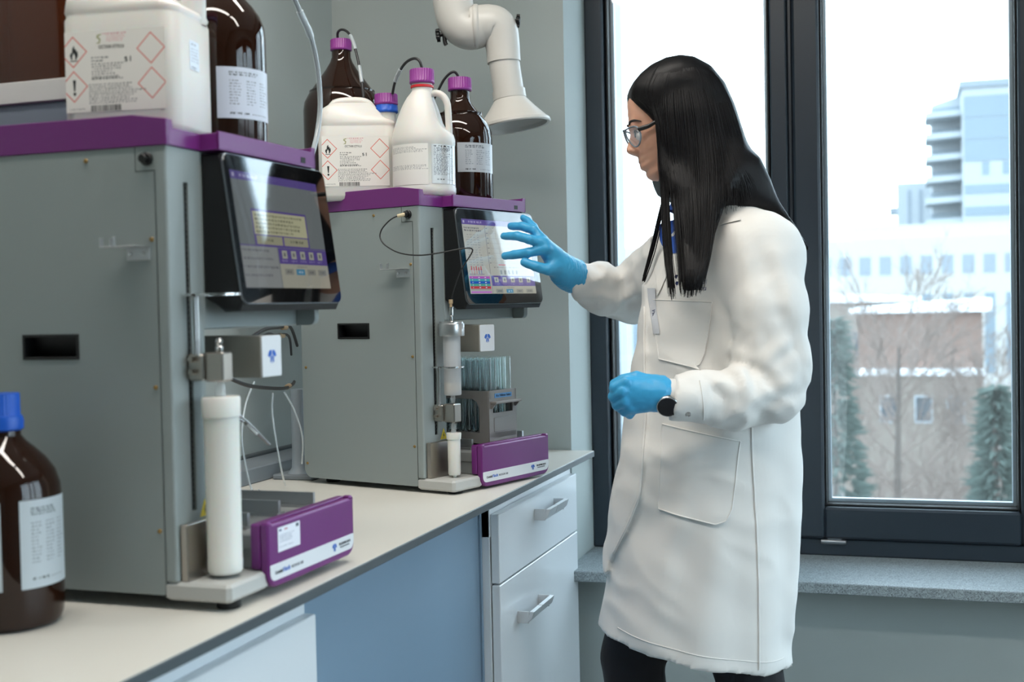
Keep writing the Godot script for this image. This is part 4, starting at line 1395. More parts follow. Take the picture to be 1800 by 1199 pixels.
	for s in [[-0.104, -0.104, 0.104, -0.100], [-0.104, 0.100, 0.104, 0.104], [-0.104, -0.100, -0.100, 0.100], [0.100, -0.100, 0.104, 0.100]]:
		b.span(Vector3(s[0], 0, s[1]), Vector3(s[2], 0.030, s[3]), 0.001)
	put(b, "shell", paint("tray_white", srgb(222, 222, 218), 0.45), t)
	t = thing("amber_carboy", "square amber carboy standing in the white tray at the left edge", "carboy", m1(Vector3(-0.318, 0.676, -0.205)), M1_TURN)
	b = MB.new()
	var rings := []
	for q in [[0.085, 0.0], [0.094, 0.004], [0.096, 0.02], [0.096, 0.22], [0.088, 0.25], [0.05, 0.285], [0.03, 0.295], [0.03, 0.32]]:
		var ring := []
		for p in rrect(-q[0], -q[0], q[0], q[0], minf(0.03, q[0]), 5): ring.append(Vector3(p.x, q[1], -p.y))
		rings.append(ring)
	b.loft(rings)
	put(b, "body", solid_glass("amber_plastic", srgb(84, 38, 16), 0.5, 0.06), t)
	b = MB.new()
	ribbed_cap(b, 0.034, 0.318, 0.345, 24)
	put(b, "cap", mats.machine_black, t)
	# --- dark bottle with blue cap on the worktop, left edge ---
	at = Vector3(-1.058, 0.9, -1.254)
	at = Vector3(-1.062, 0.9, -1.259)
	prof = [Vector2(0, 0.003), Vector2(0.054, 0.0), Vector2(0.0615, 0.005), Vector2(0.0645, 0.014), Vector2(0.0655, 0.03), Vector2(0.0655, 0.155), Vector2(0.0640, 0.172), Vector2(0.0585, 0.189), Vector2(0.048, 0.204), Vector2(0.036, 0.216), Vector2(0.026, 0.225), Vector2(0.0205, 0.232), Vector2(0.0195, 0.25)]
	t = bottle("amber_bottle", "dark amber bottle with bright blue cap on the worktop at the left edge", at, prof, 0.0205, Vector2(0.245, 0.284), paint("cap_blue", srgb(22, 86, 190), 0.4), 0.19, "amber glass bottles")
	b = MB.new()
	b.lathe([Vector2(0.0205, 0.238), Vector2(0.0238, 0.240), Vector2(0.0242, 0.250), Vector2(0.0225, 0.256), Vector2(0.0205, 0.257)], 32)
	put(b, "cap_skirt", mats.cap_blue, t)
	face = toward_camera(at)
	var lm := printed("bottle_label_pale", reagent_label(14, 300, 420, Color(0.74, 0.78, 0.80)), 0.4)
	wrap_label(t, 0.0660, 0.052, 0.158, face + 0.22, face + 1.45, lm)
	wrap_label(t, 0.0660, 0.052, 0.158, face - 1.30, face - 0.10, lm)
	# --- solvent lines ---
	var black := paint("tube_black", srgb(34, 34, 36), 0.4)
	var clear := glassy("sleeve_clear", Color(0.86, 0.90, 0.92), 0.5, 0.2)
	var lines := [
		["thick clear hose with a black line inside hanging down behind the foreground machine", 0.0048, 0.0034, [Vector3(-0.970, 1.813, -1.859), Vector3(-0.973, 1.792, -1.889), Vector3(-0.971, 1.768, -1.910), Vector3(-0.970, 1.748, -1.931), Vector3(-0.971, 1.718, -1.951), Vector3(-0.974, 1.677, -1.969), Vector3(-0.977, 1.629, -1.977), Vector3(-0.978, 1.583, -1.965), Vector3(-0.978, 1.542, -1.943), Vector3(-0.976, 1.505, -1.921)], [[0.0, 1.0, 0.0044], [0.18, 0.36, 0.0062]]],
		["black tube arching out of the large amber jug down behind the can", 0.003, 0.003, [Vector3(-1.243, 1.885, -2.618), Vector3(-1.241, 1.908, -2.610), Vector3(-1.225, 1.913, -2.600), Vector3(-1.207, 1.903, -2.595), Vector3(-1.187, 1.874, -2.579), Vector3(-1.169, 1.827, -2.563), Vector3(-1.154, 1.779, -2.545), Vector3(-1.146, 1.733, -2.536), Vector3(-1.144, 1.689, -2.535)], [[0.42, 0.56, 0.0042], [0.66, 0.76, 0.0042]]],
		["short black tube arching from the can's cap to the milky bottle's cap", 0.003, 0.003, [Vector3(-1.062, 1.740, -2.500), Vector3(-1.053, 1.762, -2.493), Vector3(-1.037, 1.780, -2.478), Vector3(-1.015, 1.797, -2.464), Vector3(-0.991, 1.802, -2.451), Vector3(-0.976, 1.795, -2.445), Vector3(-0.969, 1.775, -2.447)], [[0.20, 0.40, 0.0045]]],
		["short black tube arching behind the milky bottle into the amber bottle's cap", 0.003, 0.003, [Vector3(-1.016, 1.729, -2.609), Vector3(-0.997, 1.758, -2.605), Vector3(-0.980, 1.782, -2.601), Vector3(-0.962, 1.796, -2.600), Vector3(-0.952, 1.794, -2.604), Vector3(-0.945, 1.775, -2.612)], []],
	]
	for d in lines:
		var o := thing("solvent_tube", d[0], "tube", Vector3.ZERO)
		var pts := flow(d[3], 6)
		b = MB.new()
		b.tube(pts, d[2], 10)
		put(b, "hose", black, o)
		for s in d[4]:
			b = MB.new()
			var part := pts.slice(int(s[0] * (pts.size() - 1)), int(s[1] * (pts.size() - 1)) + 1)
			b.tube(part, s[2], 12)
			put(b, "sleeve", clear, o)

# ---------- fume extraction arm ----------
func build_extractor() -> void:
	var white := paint("duct_white", srgb(206, 203, 197), 0.35)
	var black: Material = mats.machine_black
	var o := Vector3(-0.972, 1.940, -2.808)
	var t := thing("fume_extractor", "white fume extraction arm with conical hood hanging from the ceiling", "extractor", Vector3(-1.030, 2.75, -2.79))
	var off := -t.position
	var right := Vector3(0.952, 0, -0.305)
	var b := MB.new()
	b.tube([Vector3(-1.043, 2.75, -2.79) + off, Vector3(-1.036, 2.25, -2.79) + off, Vector3(-1.026, 2.00, -2.793) + off], 0.0395, 32, false)
	put(b, "drop_pipe", white, t)
	# two elbows that swivel on a flange
	b = MB.new()
	b.tube(flow([Vector3(-1.028, 2.035, -2.793) + off, Vector3(-1.025, 1.995, -2.793) + off, Vector3(-1.016, 1.955, -2.796) + off, Vector3(-0.992, 1.934, -2.802) + off, o + right * 0.010 + off], 6), 0.0475, 32)
	put(b, "upper_elbow", white, t)
	b = MB.new()
	b.tube(flow([o + right * -0.012 + off, Vector3(-0.945, 1.944, -2.817) + off, Vector3(-0.925, 1.936, -2.824) + off, Vector3(-0.916, 1.905, -2.826) + off, Vector3(-0.912, 1.854, -2.826) + off], 6), [0.0475, 0.0475, 0.0475, 0.0475, 0.0475, 0.0475, 0.0475, 0.047, 0.047, 0.0465, 0.046, 0.0455, 0.045, 0.0445, 0.044, 0.0435, 0.043, 0.042, 0.0415, 0.041, 0.0405, 0.040, 0.040, 0.040, 0.040], 32)
	put(b, "lower_elbow", white, t)
	b = MB.new()
	b.tube([o + right * -0.009 + off, o + right * -0.006 + off, o + right * 0.002 + off, o + right * 0.005 + off], [0.0485, 0.0525, 0.0525, 0.0485], 36)
	put(b, "flange", white, t)
	var ax := (Vector3(-0.891, 1.704, -2.827) - Vector3(-0.912, 1.854, -2.826)).normalized()
	var top := Vector3(-0.9125, 1.860, -2.826) + off
	b = MB.new()
	b.tube([top, top + ax * 0.09], 0.0365, 32, false)
	put(b, "reducer", white, t)
	var by := -ax
	var bx := by.cross(Vector3(0, 0, 1)).normalized()
	b = MB.new()
	b.xf = Transform3D(Basis(bx, by, bx.cross(by)), top + ax * 0.158)
	b.lathe([Vector2(0.079, -0.002), Vector2(0.086, -0.003), Vector2(0.088, 0.000), Vector2(0.087, 0.006), Vector2(0.080, 0.012), Vector2(0.056, 0.040), Vector2(0.0405, 0.060), Vector2(0.0385, 0.063), Vector2(0.0395, 0.064), Vector2(0.0395, 0.084), Vector2(0.0370, 0.0845)], 48)
	b.lathe([Vector2(0.034, 0.082), Vector2(0.036, 0.060), Vector2(0.054, 0.036), Vector2(0.078, 0.008), Vector2(0.079, -0.002)].map(func(v): return v), 48)
	put(b, "hood", white, t)
	for k in [[Vector3(-1.046, 1.924, -2.784), Vector3(-1, -0.1, 0.25), true], [Vector3(-0.893, 1.952, -2.833), Vector3(1, -0.1, -0.25), false]]:
		var d: Vector3 = k[1].normalized()
		var c: Vector3 = k[0] + off
		b = MB.new()
		b.tube([c - d * 0.012, c + d * 0.010], 0.005, 12)
		b.tube([c + d * 0.010, c + d * 0.012, c + d * 0.018, c + d * 0.020], [0.010, 0.0125, 0.0125, 0.010], 8)
		for q in 5:
			var a := TAU * q / 5
			var u := d.cross(Vector3.UP).normalized()
			var v := d.cross(u)
			var e := c + d * 0.015 + (u * cos(a) + v * sin(a)) * 0.0125
			b.tube([e - d * 0.004, e + d * 0.004], 0.0042, 8)
		if k[2]:
			b.tube(flow([c - d * 0.004 + Vector3(0, 0.026, 0), c - d * 0.001 + Vector3(0, 0.018, 0), c + Vector3(0, 0, 0), c - d * 0.001 - Vector3(0, 0.018, 0), c - d * 0.004 - Vector3(0, 0.026, 0)], 4), 0.005, 10)
		put(b, "knob", black, t)

# ---------- what stands behind the machines ----------
func build_clutter() -> void:
	var grey := paint("duct_grey", srgb(120, 128, 134), 0.5)
	var t := thing("cable_duct", "low grey cable duct running along the wall behind the machines", "cable duct", Vector3(-1.468, 0.9, -3.09))
	var b := MB.new()
	b.span(Vector3(0, 0, 0), Vector3(0.10, 0.035, 2.6), 0.003)
	put(b, "trunking", grey, t)
	t = thing("support_stand", "grey support stand on a flat foot between the two machines", "stand", Vector3(-1.309, 0.9, -2.50))
	b = MB.new()
	b.box(Vector3(0, 0.006, 0), Vector3(0.10, 0.012, 0.07), 0.003)
	put(b, "foot", grey, t)
	b = MB.new()
	b.lathe([Vector2(0.026, 0.012), Vector2(0.017, 0.024), Vector2(0.0155, 0.05), Vector2(0.0155, 0.20), Vector2(0, 0.20)], 20)
	put(b, "post", paint("stand_pale", srgb(150, 160, 168), 0.4), t)
	var black := paint("cable_black", srgb(20, 20, 22), 0.5)
	var clear := glassy("tubing_clear", Color(0.80, 0.84, 0.86), 0.45, 0.2)
	var white := paint("clip_white", srgb(215, 215, 210), 0.4)
	var runs := [
		["black cable sagging between the machines just below the foreground screen", black, 0.0032, [Vector3(-1.06, 1.19, -1.72), Vector3(-1.029, 1.232, -1.80), Vector3(-1.053, 1.246, -1.90), Vector3(-1.113, 1.246, -2.058), Vector3(-1.19, 1.243, -2.25), Vector3(-1.27, 1.20, -2.43)]],
		["second black cable crossing the gap between the machines under the first", black, 0.0026, [Vector3(-1.10, 1.16, -1.72), Vector3(-1.04, 1.215, -1.80), Vector3(-1.068, 1.236, -1.93), Vector3(-1.123, 1.232, -2.061), Vector3(-1.20, 1.225, -2.26), Vector3(-1.29, 1.18, -2.44)]],
		["black cable passing low behind the dispensing arm of the foreground machine", black, 0.0034, [Vector3(-1.04, 1.19, -1.70), Vector3(-1.045, 1.160, -1.80), Vector3(-1.094, 1.142, -1.956), Vector3(-1.152, 1.127, -2.147), Vector3(-1.21, 1.125, -2.29), Vector3(-1.29, 1.12, -2.45)]],
		["thin clear tube looping down to the worktop between the machines", clear, 0.0020, [Vector3(-1.157, 1.146, -2.041), Vector3(-1.147, 1.110, -1.991), Vector3(-1.129, 1.060, -1.943), Vector3(-1.124, 1.01, -1.943), Vector3(-1.130, 0.95, -1.98), Vector3(-1.18, 0.905, -2.12), Vector3(-1.30, 0.903, -2.30)]],
		["thin clear tube bowing down to the foot of the grey stand", clear, 0.0020, [Vector3(-1.173, 1.119, -2.140), Vector3(-1.175, 1.08, -2.139), Vector3(-1.168, 1.02, -2.140), Vector3(-1.18, 0.96, -2.18), Vector3(-1.27, 0.905, -2.36)]],
		["thin clear tube hanging straight beside the machine by the window", clear, 0.0020, [Vector3(-1.152, 1.119, -2.147), Vector3(-1.16, 1.08, -2.20), Vector3(-1.18, 1.02, -2.27), Vector3(-1.24, 0.95, -2.38)]],
	]
	for d in runs:
		var o := thing("loose_tube", d[0], "tube", Vector3.ZERO)
		b = MB.new()
		b.tube(flow(d[3], 6), d[2], 8)
		put(b, "hose", d[1], o)
		if d[1] == black:
			b = MB.new()
			var e: Vector3 = d[3][3]
			var f: Vector3 = d[3][4]
			b.tube([e.lerp(f, 0.3), e.lerp(f, 0.6)], d[2] + 0.002, 10)
			put(b, "connector", paint("connector_tan", srgb(150, 128, 100), 0.5), o)
	# steel tubing pair with a white clip
	t = thing("tube_connector", "pair of thin steel tubes joined by a white clip beside the tall white column", "connector", Vector3.ZERO)
	b = MB.new()
	b.tube([Vector3(-0.913, 1.144, -1.541), Vector3(-0.901, 1.115, -1.576), Vector3(-0.895, 1.082, -1.619)], 0.0018, 8)
	b.tube([Vector3(-0.914, 1.134, -1.541), Vector3(-0.909, 1.119, -1.573), Vector3(-0.898, 1.082, -1.621)], 0.0018, 8)
	put(b, "steel_tube", mats.steel_bright, t)
	b = MB.new()
	b.tube([Vector3(-0.9055, 1.118, -1.572), Vector3(-0.9015, 1.102, -1.592)], 0.0042, 8)
	put(b, "clip", white, t)

# ---------- beyond the window ----------
func build_outside() -> void:
	var snow := grainy("snow", srgb(235, 240, 245), 0.9, 0.3, 0.2)
	var b := MB.new()
	b.span(Vector3(-220, -9.6, -330), Vector3(220, -9.0, 120))
	struct(b, "ground", grainy("yard_ground", srgb(139, 134, 130), 0.95, 0.15, 5.0, 0.35))
	# white tower block, its oblique flank with balconies turned to the lower left
	var pale := paint("facade_white", srgb(160, 166, 171), 0.8)
	var glass := paint("facade_glass", srgb(113, 128, 139), 0.25)
	var grey := paint("facade_grey", srgb(130, 139, 148), 0.7)
	var t := thing("tower_block", "tall white tower block with rows of windows at the right of the window view", "building", Vector3(6.2, -9, -160))
	b = MB.new()
	b.span(Vector3(0, 0, -18), Vector3(22, 35.2, 0))
	b.prism(PackedVector2Array([Vector2(-3.4, 0), Vector2(0, 0), Vector2(0, 35.2), Vector2(-3.4, 34.2)]), -18, -6)
	put(b, "walls", pale, t)
	b = MB.new()
	b.span(Vector3(-0.3, 35.2, -18), Vector3(22.3, 36.0, 0.3))
	put(b, "roof_edge", grey, t)
	for f in 10:
		var y := 33.4 - f * 2.62
		if f in [0, 1, 2]:
			b = MB.new()
			b.span(Vector3(0.2, y - 1.8, -0.1), Vector3(22, y + 0.75, 0.08))
			put(b, "glazed_band", glass, t)
		elif f in [4, 5, 7]:
			b = MB.new()
			b.span(Vector3(0.2, y - 0.5, -0.1), Vector3(22, y + 0.6, 0.06))
			put(b, "glazed_band", glass, t)
		else:
			for k in 7:
				b = MB.new()
				b.span(Vector3(2.2 + k * 2.3, y - 0.9, -0.1), Vector3(3.0 + k * 2.3, y + 0.7, 0.05))
				put(b, "window", glass, t)
		b = MB.new()
		b.prism(PackedVector2Array([Vector2(-4.2, y - 1.4), Vector2(0.1, y - 1.2), Vector2(0.1, y - 0.5), Vector2(-4.2, y - 0.7)]), -9, -1.5)
		put(b, "balcony", pale, t)
		b = MB.new()
		b.prism(PackedVector2Array([Vector2(-3.5, y - 0.6), Vector2(0.0, y - 0.4), Vector2(0.0, y + 0.5), Vector2(-3.5, y + 0.3)]), -9, -5.9)
		put(b, "balcony_recess", glass, t)
	t = thing("apartment_block", "pale apartment block set back to the left of the white tower", "building", Vector3(-1.6, -9, -182))
	b = MB.new()
	b.span(Vector3(0, 0, -14), Vector3(8, 26, 0))
	put(b, "walls", pale, t)
	for k in 5:
		b = MB.new()
		b.span(Vector3(1.4 + k * 1.5, 4, -0.1), Vector3(1.9 + k * 1.5, 25, 0.05))
		put(b, "window_strip", grey, t)
	for k in 5:
		b = MB.new()
		b.span(Vector3(-1.0, 9 + k * 3.2, -4), Vector3(0.1, 9.9 + k * 3.2, -0.5))
		put(b, "balcony", grey, t)
	t = thing("long_block", "long low white office block with tall windows below the tower", "building", Vector3(-40, -9, -140))
	b = MB.new()
	b.span(Vector3(0, 0, -10), Vector3(64, 16.5, 0))
	b.span(Vector3(34, 16.5, -10), Vector3(64, 18, -1))
	put(b, "walls", paint("facade_cream", srgb(174, 174, 171), 0.8), t)
	for k in 30:
		b = MB.new()
		b.span(Vector3(1.2 + k * 2.1, 12.6, -0.1), Vector3(2.4 + k * 2.1, 14.6, 0.05))
		put(b, "window", grey, t)
		b = MB.new()
		b.span(Vector3(1.3 + k * 2.1, 2.0, -0.1), Vector3(2.3 + k * 2.1, 10.5, 0.05))
		put(b, "tall_window", glass, t)
	# brick house with a snowed-on lower wing
	var brick := grainy("far_brick", srgb(140, 112, 100), 0.9, 1.2, 1.5, 0.25)
	var plaster := grainy("far_plaster", srgb(142, 130, 120), 0.9, 0.8, 1.5, 0.2)
	t = thing("brick_house", "faded brick house with three dark windows and a snowy lower roof", "building", Vector3(-2.2, -9, -45))
	b = MB.new()
	b.span(Vector3(0, 0, -1.5), Vector3(4.4, 7.55, 0))
	put(b, "wing_wall", plaster, t)
	b = MB.new()
	b.span(Vector3(-0.2, 7.55, -1.5), Vector3(4.6, 7.70, 0.2))
	put(b, "snowy_roof", snow, t)
	b = MB.new()
	b.span(Vector3(0.4, 0, -12), Vector3(4.6, 9.7, -1.5))
	put(b, "main_wall", brick, t)
	b = MB.new()
	b.prism(PackedVector2Array([Vector2(0.1, 9.7), Vector2(4.9, 9.7), Vector2(4.9, 10.15), Vector2(0.1, 9.85)]), -12, -1.2)
	put(b, "roof", snow, t)
	for x in [1.45, 2.6, 3.65]:
		b = MB.new()
		pane_frame(b, x - 0.30, x + 0.30, 5.9, 6.85, 0.05, 0.05, 0.06, 0.06, -0.05, 0.05, 0.0)
		var w := put(b, "window", pale, t)
		b = MB.new()
		b.span(Vector3(x - 0.26, 5.95, -0.02), Vector3(x + 0.26, 6.8, 0.01))
		put(b, "pane", paint("far_pane", srgb(72, 78, 85), 0.2), w)
	t = thing("plaster_house", "low cream house with snow on its roof at the left of the window view", "building", Vector3(-11, -9, -70))
	b = MB.new()
	b.span(Vector3(0, 0, -9), Vector3(11.2, 10.0, 0))
	put(b, "walls", plaster, t)
	b = MB.new()
	b.prism(PackedVector2Array([Vector2(-0.4, 10.0), Vector2(11.6, 10.0), Vector2(11.6, 10.25), Vector2(-0.4, 10.9)]), -9, 0.3)
	put(b, "snowy_roof", snow, t)
	for k in 4:
		b = MB.new()
		b.span(Vector3(3.0 + k * 2.2, 6.6, -0.05), Vector3(4.0 + k * 2.2, 8.4, 0.05))
		put(b, "window", mats.far_pane, t)
	# trees
	bare_tree("slender bare tree left of the brick house windows", Vector3(-1.35, -9, -33), 10.6, 21, 0.10)
	bare_tree("bare birch standing right of the brick house windows", Vector3(1.75, -9, -27), 10.2, 22, 0.09)
	bare_tree("bare winter tree with fine branches in front of the brick house", Vector3(-0.3, -9, -26), 11.6, 5, 0.16)
	bare_tree("thinner bare tree to the right of the brick house", Vector3(1.5, -9, -30), 9.8, 6, 0.12)
	bare_tree("bare shrubby tree low in the middle of the window view", Vector3(0.3, -9, -20), 7.2, 8, 0.09)
	bare_tree("bare reddish bush low at the left of the window view", Vector3(-0.75, -9, -19), 6.9, 9, 0.08)
	bare_tree("bare tree with slim twigs low at the right of the window view", Vector3(0.95, -9, -21), 7.4, 12, 0.08)
	conifer("dark green conifer at the lower right of the window view", Vector3(1.12, -9, -18.5), 9.0, 0.75, 3)
	conifer("hazy green pine at the lower left of the window view", Vector3(-1.25, -9, -22), 9.9, 1.0, 4)
	conifer("small dark conifer low beside the left window frame", Vector3(-0.95, -9, -17), 6.8, 0.7, 9)

func bare_tree(label: String, at: Vector3, h: float, seed_: int, r0: float) -> void:
	var t := thing("bare_tree", label, "tree", at, 0.0, "bare trees outside")
	var r := RandomNumberGenerator.new()
	r.seed = seed_
	var trunk := MB.new()
	trunk.tube([Vector3.ZERO, Vector3(0.1, h * 0.25, 0.05), Vector3(0.0, h * 0.5, 0.0), Vector3(0.08, h * 0.8, 0.05)], [r0, r0 * 0.8, r0 * 0.5, r0 * 0.2], 7)
	var bark := paint("bark_grey", srgb(96, 85, 79), 0.9)
	put(trunk, "trunk", bark, t)
	var br := MB.new()
	var queue := []
	for k in 44:
		var y := h * r.randf_range(0.30, 0.82)
		var a := r.randf() * TAU
		queue.append([Vector3(0.05, y, 0), Vector3(cos(a), r.randf_range(0.5, 1.3), sin(a)).normalized(), h * 0.20 * (1.15 - y / h) + h * 0.05, r0 * 0.22 * (1.2 - y / h), 0])
	while queue:
		var q: Array = queue.pop_back()
		var p: Vector3 = q[0]
		var d: Vector3 = q[1]
		var L: float = q[2]
		var rad: float = maxf(q[3], 0.006)
		var mid := p + d * L * 0.5 + Vector3(r.randf_range(-1, 1), r.randf_range(-0.3, 1), r.randf_range(-1, 1)) * L * 0.06
		var end := p + d * L + Vector3(0, L * 0.08, 0)
		br.tube([p, mid, end], [rad, rad * 0.7, rad * 0.4], 4, false)
		if q[4] < 3:
			for k in (4 if q[4] < 2 else 3):
				var s := r.randf_range(0.3, 1.0)
				var nd := (d + Vector3(r.randf_range(-1, 1), r.randf_range(-0.4, 0.9), r.randf_range(-1, 1)) * 0.8).normalized()
				queue.append([p.lerp(end, s), nd, L * r.randf_range(0.4, 0.62), rad * 0.55, q[4] + 1])
	put(br, "branches", paint("twig_brown", srgb(128, 112, 104), 0.9), t)

func conifer(label: String, at: Vector3, h: float, w: float, seed_: int) -> void:
	var t := thing("conifer", label, "tree", at, 0.0, "conifers outside")
	var r := RandomNumberGenerator.new()
	r.seed = seed_
	var b := MB.new()
	b.tube([Vector3.ZERO, Vector3(0, h, 0)], [0.12, 0.02], 6)
	put(b, "trunk", paint("bark_grey", srgb(96, 85, 79), 0.9), t)
	b = MB.new()
	for k in 1500:
		var f := pow(r.randf(), 0.8)
		var y := h * (0.30 + 0.70 * f)
		var rad := w * (1.03 - f) * sqrt(r.randf()) + 0.03
		var a := r.randf() * TAU
		var p := Vector3(cos(a) * rad, y, sin(a) * rad)
		var d := Vector3(cos(a), r.randf_range(-0.5, 0.3), sin(a)) * r.randf_range(0.12, 0.3)
		var s := Vector3(-sin(a), r.randf_range(-0.4, 0.4), cos(a)) * 0.05
		b.tri(p - s, p + s, p + d)
		b.tri(p + Vector3(0, -0.05, 0), p + Vector3(0, 0.05, 0), p + d * 1.1)
	put(b, "foliage", paint("needle_green", srgb(88, 102, 96), 0.9), t)

# ---------- person ----------
# axes of the figure: x to her back, y up, z to her left side (she faces -x)
const FACE := [Vector2(-0.1385, 1.6957), Vector2(-0.1436, 1.6788), Vector2(-0.1429, 1.6561), Vector2(-0.1409, 1.6391), Vector2(-0.1365, 1.6277), Vector2(-0.1333, 1.6163), Vector2(-0.1302, 1.5992), Vector2(-0.1282, 1.5856), Vector2(-0.1272, 1.5742), Vector2(-0.1239, 1.5673), Vector2(-0.1235, 1.5605), Vector2(-0.1196, 1.5559), Vector2(-0.1197, 1.5502), Vector2(-0.1152, 1.5444), Vector2(-0.1096, 1.5409), Vector2(-0.1097, 1.5341), Vector2(-0.1064, 1.5272), Vector2(-0.0974, 1.5214), Vector2(-0.0849, 1.5211), Vector2(-0.0688, 1.5276), Vector2(-0.0481, 1.5408), Vector2(-0.0307, 1.5575), Vector2(-0.0186, 1.5969), Vector2(0.0100, 1.6077), Vector2(0.0355, 1.6355), Vector2(0.0363, 1.6864), Vector2(0.0120, 1.7321), Vector2(-0.0331, 1.7534), Vector2(-0.0786, 1.7460), Vector2(-0.1080, 1.7290), Vector2(-0.1270, 1.7080)]
const NOSE := [Vector2(-0.1353, 1.6333), Vector2(-0.1390, 1.6164), Vector2(-0.1439, 1.5995), Vector2(-0.1475, 1.5894), Vector2(-0.1482, 1.5826), Vector2(-0.1443, 1.5768), Vector2(-0.1363, 1.5749), Vector2(-0.1272, 1.5742), Vector2(-0.1192, 1.5763), Vector2(-0.1175, 1.6103), Vector2(-0.1240, 1.6308)]
const HAIR_CAP := [ Vector2(-0.1424, 1.6810), Vector2(-0.1444, 1.6958), Vector2(-0.1384, 1.7126), Vector2(-0.1222, 1.7315), Vector2(-0.1014, 1.7480), Vector2(-0.0728, 1.7610), Vector2(-0.0443, 1.7661), Vector2(-0.0159, 1.7621), Vector2(0.0179, 1.7433), Vector2(0.0457, 1.7088), Vector2(0.0655, 1.6632), Vector2(0.0807, 1.6119), Vector2(0.0979, 1.5491), Vector2(0.1156, 1.5090), Vector2(0.1215, 1.4757), Vector2(0.0762, 1.4630), Vector2(0.0189, 1.4634), Vector2(-0.0486, 1.4827), Vector2(-0.0777, 1.4994), Vector2(-0.0851, 1.5171), Vector2(-0.0913, 1.5435), Vector2(-0.0938, 1.5874), Vector2(-0.0959, 1.6232), Vector2(-0.1110, 1.6426), Vector2(-0.1285, 1.6615) ]
const HAIR_ROUND := [Vector2(-0.1500, 1.6200), Vector2(-0.1452, 1.6810), Vector2(-0.1444, 1.6958), Vector2(-0.1384, 1.7126), Vector2(-0.1222, 1.7315), Vector2(-0.1014, 1.7480), Vector2(-0.0728, 1.7610), Vector2(-0.0443, 1.7661), Vector2(-0.0159, 1.7621), Vector2(0.0179, 1.7433), Vector2(0.0457, 1.7088), Vector2(0.0655, 1.6632), Vector2(0.0807, 1.6119), Vector2(0.0979, 1.5491), Vector2(0.1133, 1.5091), Vector2(0.10, 1.42), Vector2(-0.13, 1.42), Vector2(-0.1450, 1.5200)]
const HAIR_FRONT := [ Vector2(-0.0798, 1.5319), Vector2(-0.0145, 1.5480), Vector2(0.0441, 1.5292), Vector2(0.0414, 1.4926), Vector2(0.0204, 1.4482), Vector2(0.0008, 1.4059), Vector2(-0.0180, 1.3483), Vector2(-0.0328, 1.3095), Vector2(-0.0434, 1.2992), Vector2(-0.0624, 1.2975), Vector2(-0.0685, 1.3102), Vector2(-0.0650, 1.3742), Vector2(-0.0573, 1.4409), Vector2(-0.0555, 1.4746), Vector2(-0.0742, 1.4917) ]
const HAIR_BACK := [Vector2(0.0547, 1.5500), Vector2(0.0979, 1.5491), Vector2(0.1167, 1.5090), Vector2(0.1378, 1.4711), Vector2(0.1724, 1.4180), Vector2(0.2040, 1.3650), Vector2(0.1960, 1.3705), Vector2(0.1644, 1.4113), Vector2(0.1216, 1.4532), Vector2(0.0821, 1.4813), Vector2(0.0483, 1.5047)]
# height, centre, half width across the shoulders, half depth
const TORSO := [[0.46, -0.036, 0.205, 0.190], [0.62, -0.028, 0.203, 0.188], [0.738, -0.015, 0.201, 0.183], [0.853, -0.003, 0.197, 0.178], [0.968, 0.007, 0.190, 0.167], [1.037, 0.012, 0.183, 0.160], [1.14, 0.020, 0.176, 0.150], [1.20, 0.026, 0.176, 0.143], [1.31, 0.038, 0.184, 0.132], [1.37, 0.046, 0.176, 0.116], [1.405, 0.052, 0.150, 0.098], [1.435, 0.052, 0.112, 0.082], [1.465, 0.046, 0.080, 0.068], [1.50, 0.040, 0.062, 0.058], [1.52, 0.038, 0.058, 0.054]]
const EDGE := [Vector2(-0.1076, 1.4003), Vector2(-0.1109, 1.3347), Vector2(-0.1153, 1.2690), Vector2(-0.1227, 1.1593), Vector2(-0.1256, 1.0580), Vector2(-0.1346, 0.9832), Vector2(-0.1436, 0.9059), Vector2(-0.1726, 0.8290), Vector2(-0.1910, 0.7850), Vector2(-0.2168, 0.7066), Vector2(-0.2310, 0.6524), Vector2(-0.24, 0.5)]
const LEFT_ARM := [Vector3(0.086, 1.372, 0.140), Vector3(0.093, 1.260, 0.180), Vector3(0.097, 1.159, 0.190), Vector3(0.092, 1.112, 0.195), Vector3(0.014, 1.098, 0.228), Vector3(-0.104, 1.107, 0.260)]
const LEFT_R := [0.074, 0.069, 0.066, 0.062, 0.052, 0.042]
const RIGHT_ARM := [Vector3(-0.020, 1.372, -0.130), Vector3(-0.118, 1.296, -0.350), Vector3(-0.190, 1.312, -0.270), Vector3(-0.254, 1.331, -0.176)]
const RIGHT_R := [0.072, 0.060, 0.050, 0.036]
